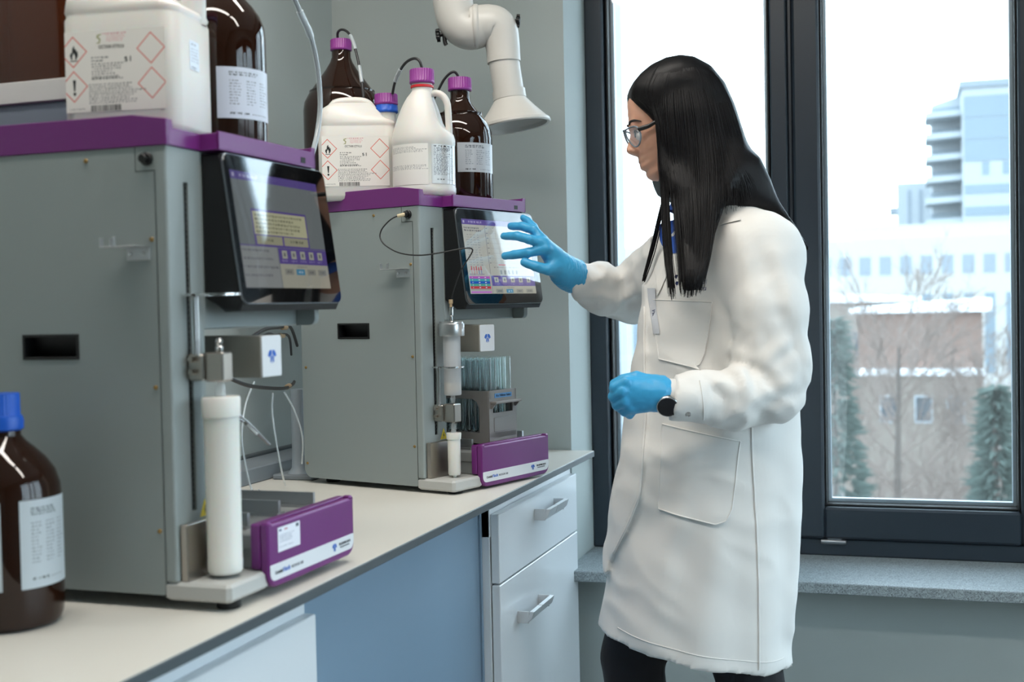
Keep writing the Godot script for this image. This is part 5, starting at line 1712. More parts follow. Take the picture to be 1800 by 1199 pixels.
# folds of the cloth: from, to, depth, width
const CREASES := [
	[Vector2(0.0385, 1.2041), Vector2(0.0501, 1.1521), 0.0060, 0.012],
	[Vector2(0.0546, 1.1633), Vector2(0.0908, 1.1112), 0.0060, 0.012],
	[Vector2(-0.0432, 1.1439), Vector2(-0.0093, 1.1025), 0.0040, 0.010],
	[Vector2(0.0037, 1.1531), Vector2(0.0252, 1.0956), 0.0060, 0.012],
	[Vector2(0.0875, 1.1617), Vector2(0.1231, 1.1900), 0.0050, 0.012],
	[Vector2(0.0198, 1.1682), Vector2(0.0646, 1.1467), 0.0050, 0.010],
	[Vector2(0.0606, 1.0884), Vector2(0.1259, 1.1098), 0.0060, 0.012],
	[Vector2(0.0392, 1.0864), Vector2(0.0818, 1.0609), 0.0050, 0.010],
	[Vector2(0.0213, 1.3393), Vector2(0.0319, 1.2141), 0.0050, 0.014],
	[Vector2(0.0738, 1.3587), Vector2(0.1012, 1.2441), 0.0040, 0.018],
	[Vector2(0.1075, 1.2438), Vector2(0.1375, 1.1492), 0.0040, 0.014],
	[Vector2(-0.0913, 1.0240), Vector2(-0.1091, 0.8533), 0.0040, 0.020],
	[Vector2(-0.0574, 0.8433), Vector2(-0.0888, 0.6192), 0.0050, 0.030],
	[Vector2(0.0215, 0.8436), Vector2(0.0284, 0.5982), 0.0050, 0.030],
	[Vector2(-0.1223, 0.8807), Vector2(-0.1717, 0.6532), 0.0050, 0.022],
	[Vector2(0.1170, 1.0023), Vector2(0.1241, 0.5839), 0.0050, 0.028],
	[Vector2(-0.0140, 1.2034), Vector2(-0.0029, 1.0968), 0.0040, 0.020],
	[Vector2(-0.0934, 1.1407), Vector2(-0.0032, 1.1068), 0.0030, 0.014],
	[Vector2(-0.0001, 1.4383), Vector2(0.0253, 1.3413), 0.0040, 0.016],
	[Vector2(-0.0568, 1.2464), Vector2(-0.1078, 1.0967), 0.0030, 0.018],
	[Vector2(-0.2194, 1.3605), Vector2(-0.1859, 1.2760), 0.0060, 0.012, -1],
	[Vector2(-0.1755, 1.3636), Vector2(-0.1392, 1.2584), 0.0060, 0.013, -1],
	[Vector2(-0.1337, 1.3475), Vector2(-0.0973, 1.2473), 0.0060, 0.014, -1],
	[Vector2(-0.0983, 1.3666), Vector2(-0.0753, 1.2675), 0.0050, 0.016, -1],
	[Vector2(-0.1985, 1.2952), Vector2(-0.1297, 1.3191), 0.0040, 0.012, -1],
]
var folds := FastNoiseLite.new()
var weave := FastNoiseLite.new()

static func capsule(p: Vector3, a: Vector3, b: Vector3, ra: float, rb: float) -> float:
	var ab := b - a
	var t := clampf((p - a).dot(ab) / ab.length_squared(), 0.0, 1.0)
	return p.distance_to(a + ab * t) - lerpf(ra, rb, t)

static func smin(a: float, b: float, k: float) -> float:
	var h := maxf(k - absf(a - b), 0.0) / k
	return minf(a, b) - h * h * k * 0.25

static func outline(p: Vector2, poly: Array) -> float:
	# signed distance to a closed outline, negative inside
	var d := 1e9
	var s := 1.0
	var n := poly.size()
	var j := n - 1
	for i in n:
		var vi: Vector2 = poly[i]
		var vj: Vector2 = poly[j]
		var e := vj - vi
		var w := p - vi
		var b := w - e * clampf(w.dot(e) / e.length_squared(), 0.0, 1.0)
		d = minf(d, b.length_squared())
		var c1 := p.y >= vi.y
		var c2 := p.y < vj.y
		var c3 := e.x * w.y > e.y * w.x
		if (c1 and c2 and c3) or (not c1 and not c2 and not c3): s = -s
		j = i
	return s * sqrt(d)

static func slab(s: float, z: float, half: float, r: float) -> float:
	# outline distance s given thickness +-half with edges rounded by r
	var u := s + r
	var v := absf(z) - (half - r)
	return Vector2(maxf(u, 0.0), maxf(v, 0.0)).length() + minf(maxf(u, v), 0.0) - r

func torso_at(p: Vector3) -> float:
	var i := 0
	var y := clampf(p.y, 0.4601, 1.5199)
	while y > TORSO[i + 1][0]: i += 1
	var a: Array = TORSO[i]
	var b: Array = TORSO[i + 1]
	var t: float = (y - a[0]) / (b[0] - a[0])
	t = t * t * (3.0 - 2.0 * t) * 0.4 + t * 0.6
	var cx := lerpf(a[1], b[1], t)
	var ra := lerpf(a[2], b[2], t)
	var rb := lerpf(a[3], b[3], t)
	var x := p.x - cx
	# she is turned a little to her left
	var lat := (x * 0.454 + p.z * 0.891) / ra
	var dep := (-x * 0.891 + p.z * 0.454) / rb
	var k := sqrt(lat * lat + dep * dep)
	var d := (k - 1.0) * minf(ra, rb)
	return maxf(d, p.y - 1.505)

func coat(p: Vector3) -> float:
	var d := torso_at(p)
	if d < 0.08:
		# hanging folds of the skirt and soft creases of the chest
		var low := clampf((1.25 - p.y) / 0.5, 0.0, 1.0)
		d -= 0.007 * low * folds.get_noise_3d(p.x * 5.0, p.y * 1.1, p.z * 5.0)
		d -= 0.004 * (1.0 - absf(folds.get_noise_3d(p.x * 4.0 + p.y * 5.0, p.y * 4.0, p.z * 4.0)) * 2.0)
		# the right front laps over the left one
		var y := p.y
		if y < 1.39:
			var i := 0
			while i < EDGE.size() - 2 and EDGE[i + 1].y > y: i += 1
			var e0: Vector2 = EDGE[i]
			var e1: Vector2 = EDGE[i + 1]
			var ex := lerpf(e0.x, e1.x, clampf((e0.y - y) / (e0.y - e1.y), 0.0, 1.0))
			d -= (0.006 + 0.006 * clampf((1.0 - y) / 0.4, 0.0, 1.0)) * smoothstep(ex + 0.007, ex - 0.004, p.x)
		# pull of the bent arm
		d -= 0.004 * exp(-pow((p.y - 1.02 - p.x * 0.35) / 0.018, 2.0)) * clampf(p.z * 6.0, 0.0, 1.0)
	var hem := 0.583 - 0.17 * p.x
	d = maxf(d, hem - p.y)
	var la := 1e9
	for i in 5:
		var a: Vector3 = LEFT_ARM[i]
		var b: Vector3 = LEFT_ARM[i + 1]
		la = smin(la, capsule(p, a, b, LEFT_R[i], LEFT_R[i + 1]), 0.02)
	if la < 0.05:
		var near_elbow := exp(-Vector3(p.x - 0.07, p.y - 1.12, 0).length_squared() / 0.012)
		var n := folds.get_noise_3d(p.x * 9.0 + p.y * 6.0, p.y * 9.0 - p.x * 7.0, p.z * 7.0)
		la -= (0.0012 + 0.0045 * near_elbow) * (1.0 - 2.6 * absf(n))
		la -= 0.0022 * folds.get_noise_3d(p.x * 12.0, p.y * 5.0 + p.x * 6.0, p.z * 10.0)
		# cuff: cut off at the wrist, a seam behind it
		la = maxf(la, -0.1005 + 0.10 * (p.y - 1.105) - p.x)
		la += 0.002 * exp(-pow((p.x + 0.030 - 0.08 * (p.y - 1.10)) / 0.004, 2.0)) if p.y < 1.16 and p.x < 0.0 else 0.0
	d = smin(d, la, 0.010 + 0.045 * clampf((p.y - 1.25) / 0.1, 0.0, 1.0))
	var ra := 1e9
	for i in 3:
		ra = smin(ra, capsule(p, RIGHT_ARM[i], RIGHT_ARM[i + 1], RIGHT_R[i], RIGHT_R[i + 1]), 0.02)
	if ra < 0.05:
		var n := folds.get_noise_3d(p.x * 11.0, p.y * 11.0, p.z * 6.0)
		ra -= 0.007 * (1.0 - 2.4 * absf(n)) * clampf((p.x + 0.25) / 0.06, 0.1, 1.0)
		ra = maxf(ra, -0.262 - p.x - 0.3 * (p.y - 1.33))
	d = smin(d, ra, 0.03)
	if absf(d) < 0.03 and (p.z > 0.02 or p.z < -0.09):
		for c in CREASES:
			if (c.size() == 7) == (p.z > 0.0): continue
			var a: Vector2 = c[0]
			var e: Vector2 = c[1] - a
			var w := Vector2(p.x, p.y) - a
			var L2 := e.length_squared()
			var t := w.dot(e) / L2
			if t < -0.3 or t > 1.3: continue
			var along := smoothstep(-0.3, 0.15, t) * smoothstep(1.3, 0.85, t)
			var across: float = e.cross(w) / sqrt(L2) / c[3]
			if absf(across) > 3.0: continue
			d += c[2] * along * (0.9 * exp(-across * across) - 0.7 * exp(-(across - 1.5) * (across - 1.5)))
	return d

func head(p: Vector3) -> float:
	var q := Vector2(p.x, p.y)
	var wm := 0.071
	if p.y < 1.62: wm = lerpf(0.040, 0.071, smoothstep(1.52, 1.62, p.y))
	var d := slab(outline(q, FACE), p.z, wm, minf(0.055, wm - 0.004))
	# eye hollows
	var e := Vector3(p.x + 0.139, p.y - 1.609, absf(p.z) - 0.033).length() - 0.013
	d = -smin(-d, e, 0.012)
	d = smin(d, slab(outline(q, NOSE), p.z, 0.0095 + 0.007 * smoothstep(1.60, 1.578, p.y), 0.0085), 0.008)
	# wings of the nose, lips, chin
	d = smin(d, Vector3(p.x + 0.1315, p.y - 1.5805, absf(p.z) - 0.0125).length() - 0.0065, 0.006)
	d = smin(d, capsule(p, Vector3(-0.1165, 1.5615, -0.016), Vector3(-0.1165, 1.5615, 0.016), 0.0058, 0.0058), 0.006)
	d = smin(d, capsule(p, Vector3(-0.1135, 1.5500, -0.014), Vector3(-0.1135, 1.5500, 0.014), 0.0062, 0.0062), 0.006)
	# brow ridge
	d = smin(d, capsule(p, Vector3(-0.133, 1.629, -0.03), Vector3(-0.133, 1.629, 0.03), 0.006, 0.006), 0.014)
	# neck
	d = smin(d, capsule(p, Vector3(-0.030, 1.575, 0), Vector3(0.020, 1.42, 0), 0.050, 0.062), 0.025)
	return d

func flesh(p: Vector3) -> float:
	# the rest of the body under the clothes
	var d := torso_at(p) + 0.025
	d = maxf(d, 0.78 - p.y)
	for i in 5: d = smin(d, capsule(p, LEFT_ARM[i], LEFT_ARM[i + 1], LEFT_R[i] * 0.62, LEFT_R[i + 1] * 0.62), 0.02)
	d = smin(d, capsule(p, LEFT_ARM[5], Vector3(-0.125, 1.113, 0.262), 0.0265, 0.0255), 0.01)
	for i in 3: d = smin(d, capsule(p, RIGHT_ARM[i], RIGHT_ARM[i + 1], RIGHT_R[i] * 0.7, RIGHT_R[i + 1] * 0.68), 0.02)
	return d

func trousers(p: Vector3) -> float:
	var d := torso_at(p) + 0.03
	d = maxf(d, maxf(p.y - 1.0, 0.74 - p.y))
	var r := minf(capsule(p, Vector3(-0.02, 0.86, -0.075), Vector3(-0.150, 0.545, -0.055), 0.088, 0.068), capsule(p, Vector3(-0.150, 0.545, -0.055), Vector3(-0.115, 0.08, -0.06), 0.066, 0.044))
	var l := minf(capsule(p, Vector3(0.0, 0.86, 0.085), Vector3(0.068, 0.53, 0.085), 0.088, 0.066), capsule(p, Vector3(0.068, 0.53, 0.085), Vector3(0.105, 0.08, 0.085), 0.064, 0.044))
	d = smin(d, smin(r, l, 0.01), 0.04)
	return maxf(d - 0.003 * folds.get_noise_3d(p.x * 14.0, p.y * 9.0, p.z * 14.0), 0.06 - p.y)

const R_FINGERS := [
	[Vector3(-0.310, 1.395, -0.115), Vector3(-0.346, 1.388, -0.118), Vector3(-0.376, 1.385, -0.135), Vector3(-0.397, 1.383, -0.150)],
	[Vector3(-0.313, 1.406, -0.118), Vector3(-0.343, 1.415, -0.112), Vector3(-0.371, 1.424, -0.130), Vector3(-0.398, 1.425, -0.150)],
	[Vector3(-0.320, 1.417, -0.128), Vector3(-0.334, 1.436, -0.132), Vector3(-0.358, 1.445, -0.148), Vector3(-0.383, 1.447, -0.166)],
	[Vector3(-0.327, 1.424, -0.140), Vector3(-0.334, 1.444, -0.158), Vector3(-0.345, 1.457, -0.174), Vector3(-0.356, 1.466, -0.186)],
	[Vector3(-0.280, 1.356, -0.135), Vector3(-0.308, 1.351, -0.115), Vector3(-0.334, 1.359, -0.112), Vector3(-0.356, 1.368, -0.120)]]
const L_FINGERS := [
	[Vector3(-0.184, 1.137, 0.285), Vector3(-0.204, 1.127, 0.280), Vector3(-0.197, 1.110, 0.250), Vector3(-0.180, 1.115, 0.235)],
	[Vector3(-0.191, 1.121, 0.287), Vector3(-0.206, 1.111, 0.275), Vector3(-0.196, 1.098, 0.250), Vector3(-0.178, 1.105, 0.235)],
	[Vector3(-0.187, 1.104, 0.283), Vector3(-0.199, 1.096, 0.270), Vector3(-0.189, 1.087, 0.247), Vector3(-0.173, 1.094, 0.235)],
	[Vector3(-0.176, 1.091, 0.275), Vector3(-0.185, 1.083, 0.262), Vector3(-0.175, 1.076, 0.245), Vector3(-0.164, 1.083, 0.235)],
	[Vector3(-0.131, 1.134, 0.262), Vector3(-0.163, 1.144, 0.262), Vector3(-0.187, 1.139, 0.258), Vector3(-0.202, 1.132, 0.250)]]
const F_RADII := [0.0112, 0.0102, 0.0096, 0.0080]

func fingers(p: Vector3, set_: Array) -> float:
	var d := 1e9
	for f in 5:
		var c: Array = set_[f]
		var thin := 0.88 if f == 3 else (1.12 if f == 4 else 1.0)
		var fd := 1e9
		for i in 3: fd = smin(fd, capsule(p, c[i], c[i + 1], F_RADII[i] * thin, F_RADII[i + 1] * thin), 0.002)
		d = smin(d, fd, 0.0015)
	return d

func right_glove(p: Vector3) -> float:
	var w := Vector3(-0.261, 1.342, -0.165)
	var d := capsule(p, w, Vector3(-0.312, 1.394, -0.120), 0.027, 0.0125)
	d = smin(d, capsule(p, w, Vector3(-0.326, 1.420, -0.134), 0.026, 0.0125), 0.014)
	d = smin(d, capsule(p, w, Vector3(-0.316, 1.407, -0.124), 0.027, 0.013), 0.014)
	d = smin(d, capsule(p, w, Vector3(-0.297, 1.354, -0.124), 0.026, 0.015), 0.016)
	d = smin(d, fingers(p, R_FINGERS), 0.007)
	var cuff := capsule(p, Vector3(-0.268, 1.347, -0.160), Vector3(-0.243, 1.335, -0.184), 0.033, 0.0375)
	cuff = maxf(cuff, (p - Vector3(-0.246, 1.336, -0.181)).dot(Vector3(0.72, -0.3, -0.63)))
	cuff -= 0.0016 * sin((p.x * 0.72 - p.y * 0.3 - p.z * 0.63) * 900.0 + 3.0 * folds.get_noise_3d(p.x * 40, p.y * 40, p.z * 40))
	d = smin(d, cuff, 0.010)
	return d - 0.0012 * weave.get_noise_3d(p.x * 60, p.y * 60, p.z * 60)

func left_glove(p: Vector3) -> float:
	var w := Vector3(-0.122, 1.114, 0.262)
	var d := capsule(p, w, Vector3(-0.180, 1.133, 0.276), 0.026, 0.0155)
	d = smin(d, capsule(p, w, Vector3(-0.186, 1.118, 0.277), 0.026, 0.0155), 0.014)
	d = smin(d, capsule(p, w, Vector3(-0.182, 1.103, 0.273), 0.026, 0.015), 0.014)
	d = smin(d, capsule(p, w, Vector3(-0.171, 1.091, 0.265), 0.026, 0.0145), 0.014)
	d = smin(d, capsule(p, Vector3(-0.14, 1.125, 0.258), Vector3(-0.175, 1.12, 0.252), 0.02, 0.016), 0.014)
	d = smin(d, fingers(p, L_FINGERS), 0.003)
	var cuff := maxf(capsule(p, Vector3(-0.140, 1.116, 0.262), Vector3(-0.112, 1.112, 0.261), 0.028, 0.0305), p.x - 0.10 * (p.y - 1.11) + 0.1175)
	d = smin(d, cuff, 0.008)
	return d - 0.0012 * weave.get_noise_3d(p.x * 60, p.y * 60, p.z * 60)

func hair(p: Vector3) -> float:
	var q := Vector2(p.x, p.y)
	var cap := slab(outline(q, HAIR_ROUND), p.z, 0.083 + 0.014 * smoothstep(1.64, 1.52, p.y), 0.055)
	# the face is left free
	cap = -smin(-cap, -outline(q, HAIR_CAP), 0.006)
	var zc := 0.078 + 0.03 * smoothstep(1.56, 1.49, p.y) + 0.095 * smoothstep(1.50, 1.31, p.y)
	var s := outline(q, HAIR_FRONT)
	var fr := Vector2(maxf(s + 0.010, 0.0), maxf(absf(p.z - zc) - 0.006, 0.0)).length() - 0.010
	var bk := slab(outline(q, HAIR_BACK), p.z - 0.025, 0.065, 0.014)
	return smin(smin(cap, fr, 0.03), bk, 0.05)

func skin_mesh(b_out: Array, f: Callable, lo: Vector3, hi: Vector3, cell: float, slack := 1.0) -> void:
	# surface nets: one vertex in each cell the surface crosses; only blocks near the surface are visited
	var bs := 6
	var n := Vector3i(((hi - lo) / (cell * bs)).ceil()) * bs
	var sx := n.x + 1
	var sy := n.y + 1
	var sz := n.z + 1
	var val := PackedFloat32Array()
	val.resize(sx * sy * sz)
	val.fill(9.0)
	var near := cell * bs * 0.87 * slack + cell
	var blocks := []
	for bz in range(0, n.z, bs):
		for by in range(0, n.y, bs):
			for bx in range(0, n.x, bs):
				var c := lo + Vector3(bx + bs * 0.5, by + bs * 0.5, bz + bs * 0.5) * cell
				var d: float = f.call(c)
				if absf(d) < near: blocks.append(Vector3i(bx, by, bz))
	for bk in blocks:
		for z in range(bk.z, bk.z + bs + 1):
			for y in range(bk.y, bk.y + bs + 1):
				for x in range(bk.x, bk.x + bs + 1):
					var k: int = x + sx * (y + sy * z)
					if val[k] == 9.0: val[k] = f.call(lo + Vector3(x, y, z) * cell)
	var at := PackedInt32Array()
	at.resize(sx * sy * sz)
	at.fill(-1)
	var vs: PackedVector3Array = b_out[0]
	var ix: PackedInt32Array = b_out[1]
	var off := [0, 1, sx, sx + 1, sx * sy, sx * sy + 1, sx * sy + sx, sx * sy + sx + 1]
	var corner := [Vector3(0, 0, 0), Vector3(1, 0, 0), Vector3(0, 1, 0), Vector3(1, 1, 0), Vector3(0, 0, 1), Vector3(1, 0, 1), Vector3(0, 1, 1), Vector3(1, 1, 1)]
	var edges := [[0, 1], [2, 3], [4, 5], [6, 7], [0, 2], [1, 3], [4, 6], [5, 7], [0, 4], [1, 5], [2, 6], [3, 7]]
	for bk in blocks:
		for z in range(bk.z, bk.z + bs):
			for y in range(bk.y, bk.y + bs):
				for x in range(bk.x, bk.x + bs):
					var k: int = x + sx * (y + sy * z)
					var mask := 0
					for i in 8:
						if val[k + off[i]] < 0.0: mask |= 1 << i
					if mask == 0 or mask == 255: continue
					var sum := Vector3.ZERO
					var cnt := 0
					for e in edges:
						var va := val[k + off[e[0]]]
						var vb := val[k + off[e[1]]]
						if (va < 0.0) != (vb < 0.0):
							sum += corner[e[0]].lerp(corner[e[1]], va / (va - vb))
							cnt += 1
					at[k] = vs.size()
					vs.append(lo + (Vector3(x, y, z) + sum / cnt) * cell)
	for bk in blocks:
		for z in range(bk.z, bk.z + bs):
			for y in range(bk.y, bk.y + bs):
				for x in range(bk.x, bk.x + bs):
					var k: int = x + sx * (y + sy * z)
					var inside := val[k] < 0.0
					for ax in 3:
						var step: int = [1, sx, sx * sy][ax]
						if inside == (val[k + step] < 0.0): continue
						var u: int = [sx, sx * sy, 1][ax]
						var w: int = [sx * sy, 1, sx][ax]
						if k - u - w < 0: continue
						var a := at[k]
						var b := at[k - u]
						var c := at[k - u - w]
						var d := at[k - w]
						if a < 0 or b < 0 or c < 0 or d < 0: continue
						if inside: ix.append_array(PackedInt32Array([a, c, b, a, d, c]))
						else: ix.append_array(PackedInt32Array([a, b, c, a, c, d]))
	b_out[0] = vs
	b_out[1] = ix

func finish_skin(b_in: Array) -> ArrayMesh:
	var vs: PackedVector3Array = b_in[0]
	var ix: PackedInt32Array = b_in[1]
	var nm := PackedVector3Array()
	nm.resize(vs.size())
	for i in range(0, ix.size(), 3):
		var a := vs[ix[i]]
		var fn := (vs[ix[i + 2]] - a).cross(vs[ix[i + 1]] - a)
		for q in 3: nm[ix[i + q]] += fn
	for i in nm.size(): nm[i] = nm[i].normalized()
	var arr := []
	arr.resize(Mesh.ARRAY_MAX)
	arr[Mesh.ARRAY_VERTEX] = vs
	arr[Mesh.ARRAY_NORMAL] = nm
	arr[Mesh.ARRAY_INDEX] = ix
	var m := ArrayMesh.new()
	m.add_surface_from_arrays(Mesh.PRIMITIVE_TRIANGLES, arr)
	return m

func sdf_part(called: String, f: Callable, lo: Vector3, hi: Vector3, cell: float, m: Material, parent: Node) -> MeshInstance3D:
	var b := [PackedVector3Array(), PackedInt32Array()]
	skin_mesh(b, f, lo, hi, cell)
	return put(finish_skin(b), called, m, parent)

func front_z(x: float, y: float, f: Callable) -> float:
	# height of the surface on her left side above the point (x, y)
	var z := 0.34
	while z > -0.1:
		var d: float = f.call(Vector3(x, y, z))
		if d < 0.0003: break
		z -= maxf(d * 0.6, 0.0004)
	return z

func patch(b: MB, c: PackedVector2Array, nx: int, ny: int, lift: float, f: Callable, chamfer := 0.0, hem := 0.0) -> void:
	# a sewn-on piece that follows the cloth: corners top left, top right, bottom right, bottom left
	var grid := []
	for j in ny + 1:
		var row := []
		for i in nx + 1:
			var s := float(i) / nx
			var t := float(j) / ny
			var q := c[0].lerp(c[1], s).lerp(c[3].lerp(c[2], s), t)
			if chamfer > 0.0:
				var cut := maxf(0.0, (s - (1.0 - chamfer)) / chamfer) * maxf(0.0, (t - (1.0 - chamfer)) / chamfer)
				q = q.lerp(c[0].lerp(c[2], 0.5), cut * chamfer * 0.6)
			row.append(Vector3(q.x, q.y, front_z(q.x, q.y, f)))
		grid.append(row)
	b.g += 1
	var up := Vector3(0, 0, lift)
	for j in ny:
		for i in nx:
			b.quad(grid[j + 1][i] + up, grid[j + 1][i + 1] + up, grid[j][i + 1] + up, grid[j][i] + up, b.g)
	var rim := []
	for i in nx: rim.append(grid[0][i])
	for j in ny: rim.append(grid[j][nx])
	for i in nx: rim.append(grid[ny][nx - i])
	for j in ny: rim.append(grid[ny - j][0])
	var mid: Vector3 = grid[ny / 2][nx / 2]
	for k in rim.size():
		var p: Vector3 = rim[k]
		var q: Vector3 = rim[(k + 1) % rim.size()]
		b._out(p + up, q + up, q - Vector3(0, 0, 0.003), p - Vector3(0, 0, 0.003), mid)
	if hem > 0.0:
		var line := []
		for p in rim: line.append(p + up)
		line.append(line[0])
		b.tube(line, hem, 6, false)

func build_person() -> void:
	folds.seed = 12
	folds.frequency = 1.0
	folds.fractal_octaves = 2
	weave.seed = 5
	weave.frequency = 1.0
	var t := thing("person", "person with long black hair in a white lab coat and blue gloves using the touchscreen", "person", Vector3(-0.3962, 0, -2.497), 0.310404)
	var skin := paint("skin", srgb(222, 168, 142), 0.5)
	skin.subsurf_scatter_enabled = true
	skin.subsurf_scatter_strength = 0.12
	var b := [PackedVector3Array(), PackedInt32Array()]
	skin_mesh(b, head, Vector3(-0.16, 1.40, -0.09), Vector3(0.10, 1.78, 0.10), 0.0032)
	skin_mesh(b, flesh, Vector3(-0.34, 0.70, -0.46), Vector3(0.30, 1.56, 0.34), 0.013)
	put(finish_skin(b), "body", skin, t)
	# face details
	var ball := MB.new()
	for s in [-1.0, 1.0]:
		ball.xf = Transform3D(Basis(Vector3(0, 0, 1), PI / 2), Vector3(-0.1215, 1.609, 0.032 * s))
		var prof := []
		for k in 9: prof.append(Vector2(sin(PI * k / 8), -cos(PI * k / 8)) * 0.0125)
		ball.lathe(prof, 16)
	put(ball, "eyes", paint("eye_white", srgb(226, 220, 214), 0.2), t)
	var m := MB.new()
	for s in [-1.0, 1.0]:
		m.tube([Vector3(-0.1325, 1.6090, 0.0325 * s), Vector3(-0.1345, 1.6088, 0.0328 * s)], [0.0058, 0.0045], 12)
		m.tube(flow([Vector3(-0.1430, 1.6320, 0.012 * s), Vector3(-0.1425, 1.6360, 0.024 * s), Vector3(-0.1350, 1.6365, 0.042 * s), Vector3(-0.124, 1.6330, 0.054 * s)], 4), [0.0016, 0.0021, 0.0024, 0.0026, 0.0027, 0.0027, 0.0026, 0.0025, 0.0023, 0.0020, 0.0016, 0.0012, 0.0008], 6)
		m.tube(flow([Vector3(-0.1340, 1.6140, 0.022 * s), Vector3(-0.1345, 1.6175, 0.032 * s), Vector3(-0.1290, 1.6135, 0.043 * s)], 4), 0.0013, 6)
	put(m, "brows_and_lashes", paint("brow_dark", srgb(34, 26, 24), 0.7), t)
	m = MB.new()
	m.tube(flow([Vector3(-0.1120, 1.5575, -0.022), Vector3(-0.1190, 1.5600, -0.011), Vector3(-0.1205, 1.5595, 0), Vector3(-0.1190, 1.5600, 0.011), Vector3(-0.1110, 1.5575, 0.023)], 4), [0.0008, 0.0016, 0.0024, 0.0030, 0.0034, 0.0036, 0.0036, 0.0035, 0.0035, 0.0035, 0.0036, 0.0036, 0.0034, 0.0030, 0.0024, 0.0016, 0.0008], 8)
	m.tube(flow([Vector3(-0.1115, 1.5560, -0.021), Vector3(-0.1165, 1.5520, -0.011), Vector3(-0.1175, 1.5512, 0), Vector3(-0.1165, 1.5520, 0.011), Vector3(-0.1110, 1.5562, 0.022)], 4), [0.0008, 0.0018, 0.0027, 0.0034, 0.0039, 0.0042, 0.0043, 0.0043, 0.0043, 0.0043, 0.0043, 0.0042, 0.0039, 0.0034, 0.0027, 0.0018, 0.0008], 8)
	put(m, "lips", paint("lip", srgb(176, 104, 92), 0.4), t)
	# clothes
	var cloth := paint("coat_cotton", srgb(232, 230, 226), 0.8)
	cloth.rim_enabled = true
	cloth.rim = 0.2
	cloth.backlight_enabled = true
	cloth.backlight = Color(0.25, 0.25, 0.25)
	var cm := sdf_part("lab_coat", coat, Vector3(-0.32, 0.52, -0.46), Vector3(0.30, 1.54, 0.34), 0.0062, cloth, t)
	m = MB.new()
	patch(m, PackedVector2Array([Vector2(-0.1079, 1.2840), Vector2(-0.0075, 1.2765), Vector2(-0.0266, 1.1495), Vector2(-0.1013, 1.1682)]), 20, 22, 0.0034, coat, 0.25, 0.0013)
	put(m, "chest_pocket", cloth, cm)
	m = MB.new()
	patch(m, PackedVector2Array([Vector2(-0.1007, 1.0444), Vector2(0.0355, 1.0161), Vector2(0.0118, 0.8569), Vector2(-0.1130, 0.8850)]), 26, 28, 0.0046, coat, 0.22, 0.0014)
	put(m, "hip_pocket", cloth, cm)
	m = MB.new()
	var fe := []
	for q in flow(EDGE.slice(2, 9), 8): fe.append(Vector3(q.x - 0.003, q.y, front_z(q.x - 0.003, q.y, coat)))
	m.tube(fe, 0.0026, 6)
	put(m, "front_edge", cloth, cm)
	m = MB.new()
	var sp := []
	for q in flow([Vector2(0.0581, 1.0411), Vector2(0.0608, 0.9369), Vector2(0.0645, 0.8301), Vector2(0.0660, 0.7125), Vector2(0.0650, 0.5852)], 12):
		sp.append(Vector3(q.x, q.y, front_z(q.x, q.y, coat) + 0.0006))
	m.tube(sp, 0.0022, 6)
	put(m, "side_seam", cloth, cm)
	m = MB.new()
	var hp := []
	for k in 41:
		var hx := lerpf(-0.19, 0.125, k / 40.0)
		var hy := 0.583 - 0.17 * hx + 0.028
		hp.append(Vector3(hx, hy, front_z(hx, hy, coat)))
	m.tube(hp, 0.0012, 5)
	put(m, "hem_stitching", cloth, cm)
	m = MB.new()
	hp = []
	for k in 17:
		var hy := lerpf(1.137, 1.066, k / 16.0)
		var hx := -0.048 + 0.08 * (1.10 - hy)
		hp.append(Vector3(hx, hy, front_z(hx, hy, coat)))
	m.tube(hp, 0.0012, 5)
	put(m, "cuff_seam", cloth, cm)
	m = MB.new()
	patch(m, PackedVector2Array([Vector2(0.0154, 1.4877), Vector2(0.0586, 1.4738), Vector2(0.0449, 1.4286), Vector2(0.0122, 1.4228)]), 8, 8, 0.007, coat)
	put(m, "collar", cloth, cm)
	m = MB.new()
	patch(m, PackedVector2Array([Vector2(-0.0921, 1.4106), Vector2(-0.0744, 1.4319), Vector2(-0.0717, 1.3442), Vector2(-0.0976, 1.2904)]), 8, 14, 0.006, coat)
	put(m, "lapel", cloth, cm)
	m = MB.new()
	patch(m, PackedVector2Array([Vector2(-0.0810, 1.4378), Vector2(-0.0404, 1.4501), Vector2(-0.0414, 1.3751), Vector2(-0.0775, 1.3734)]), 8, 10, 0.003, coat)
	put(m, "shirt_front", paint("shirt_blue", srgb(34, 82, 170), 0.75), t)
	m = MB.new()
	m.xf = Transform3D(Basis(Vector3(0, 0, 1), -0.25), Vector3(0.004, 1.475, 0))
	m.lathe([Vector2(0.066, -0.03), Vector2(0.062, 0.0), Vector2(0.058, 0.020), Vector2(0.055, 0.021), Vector2(0.055, 0.0)], 32)
	put(m, "shirt_collar", mats.shirt_blue, t)
	m = MB.new()
	patch(m, PackedVector2Array([Vector2(-0.1104, 1.3069), Vector2(-0.0996, 1.3066), Vector2(-0.0979, 1.2167), Vector2(-0.1077, 1.2169)]), 4, 20, 0.0075, coat)
	var ly := put(m, "lanyard", paint("lanyard_pale", srgb(205, 208, 214), 0.6), t)
	letters("VWR", 0.006, paint("navy_print", srgb(24, 40, 92), 0.6), ly, "lettering", Transform3D(Basis(Vector3(0, 0, 1), -PI / 2), Vector3(-0.1040, 1.255, front_z(-0.1040, 1.255, coat) + 0.009)), true)
	# name on the chest, partly under the hair
	var tz := front_z(-0.026, 1.312, coat)
	var tb := Basis(Vector3(0, 1, 0), -0.12) * Basis(Vector3(0, 0, 1), -0.10)
	letters("endi", 0.0115, mats.navy_print, cm, "lettering", Transform3D(tb, Vector3(-0.0095, 1.3159, tz + 0.010)))
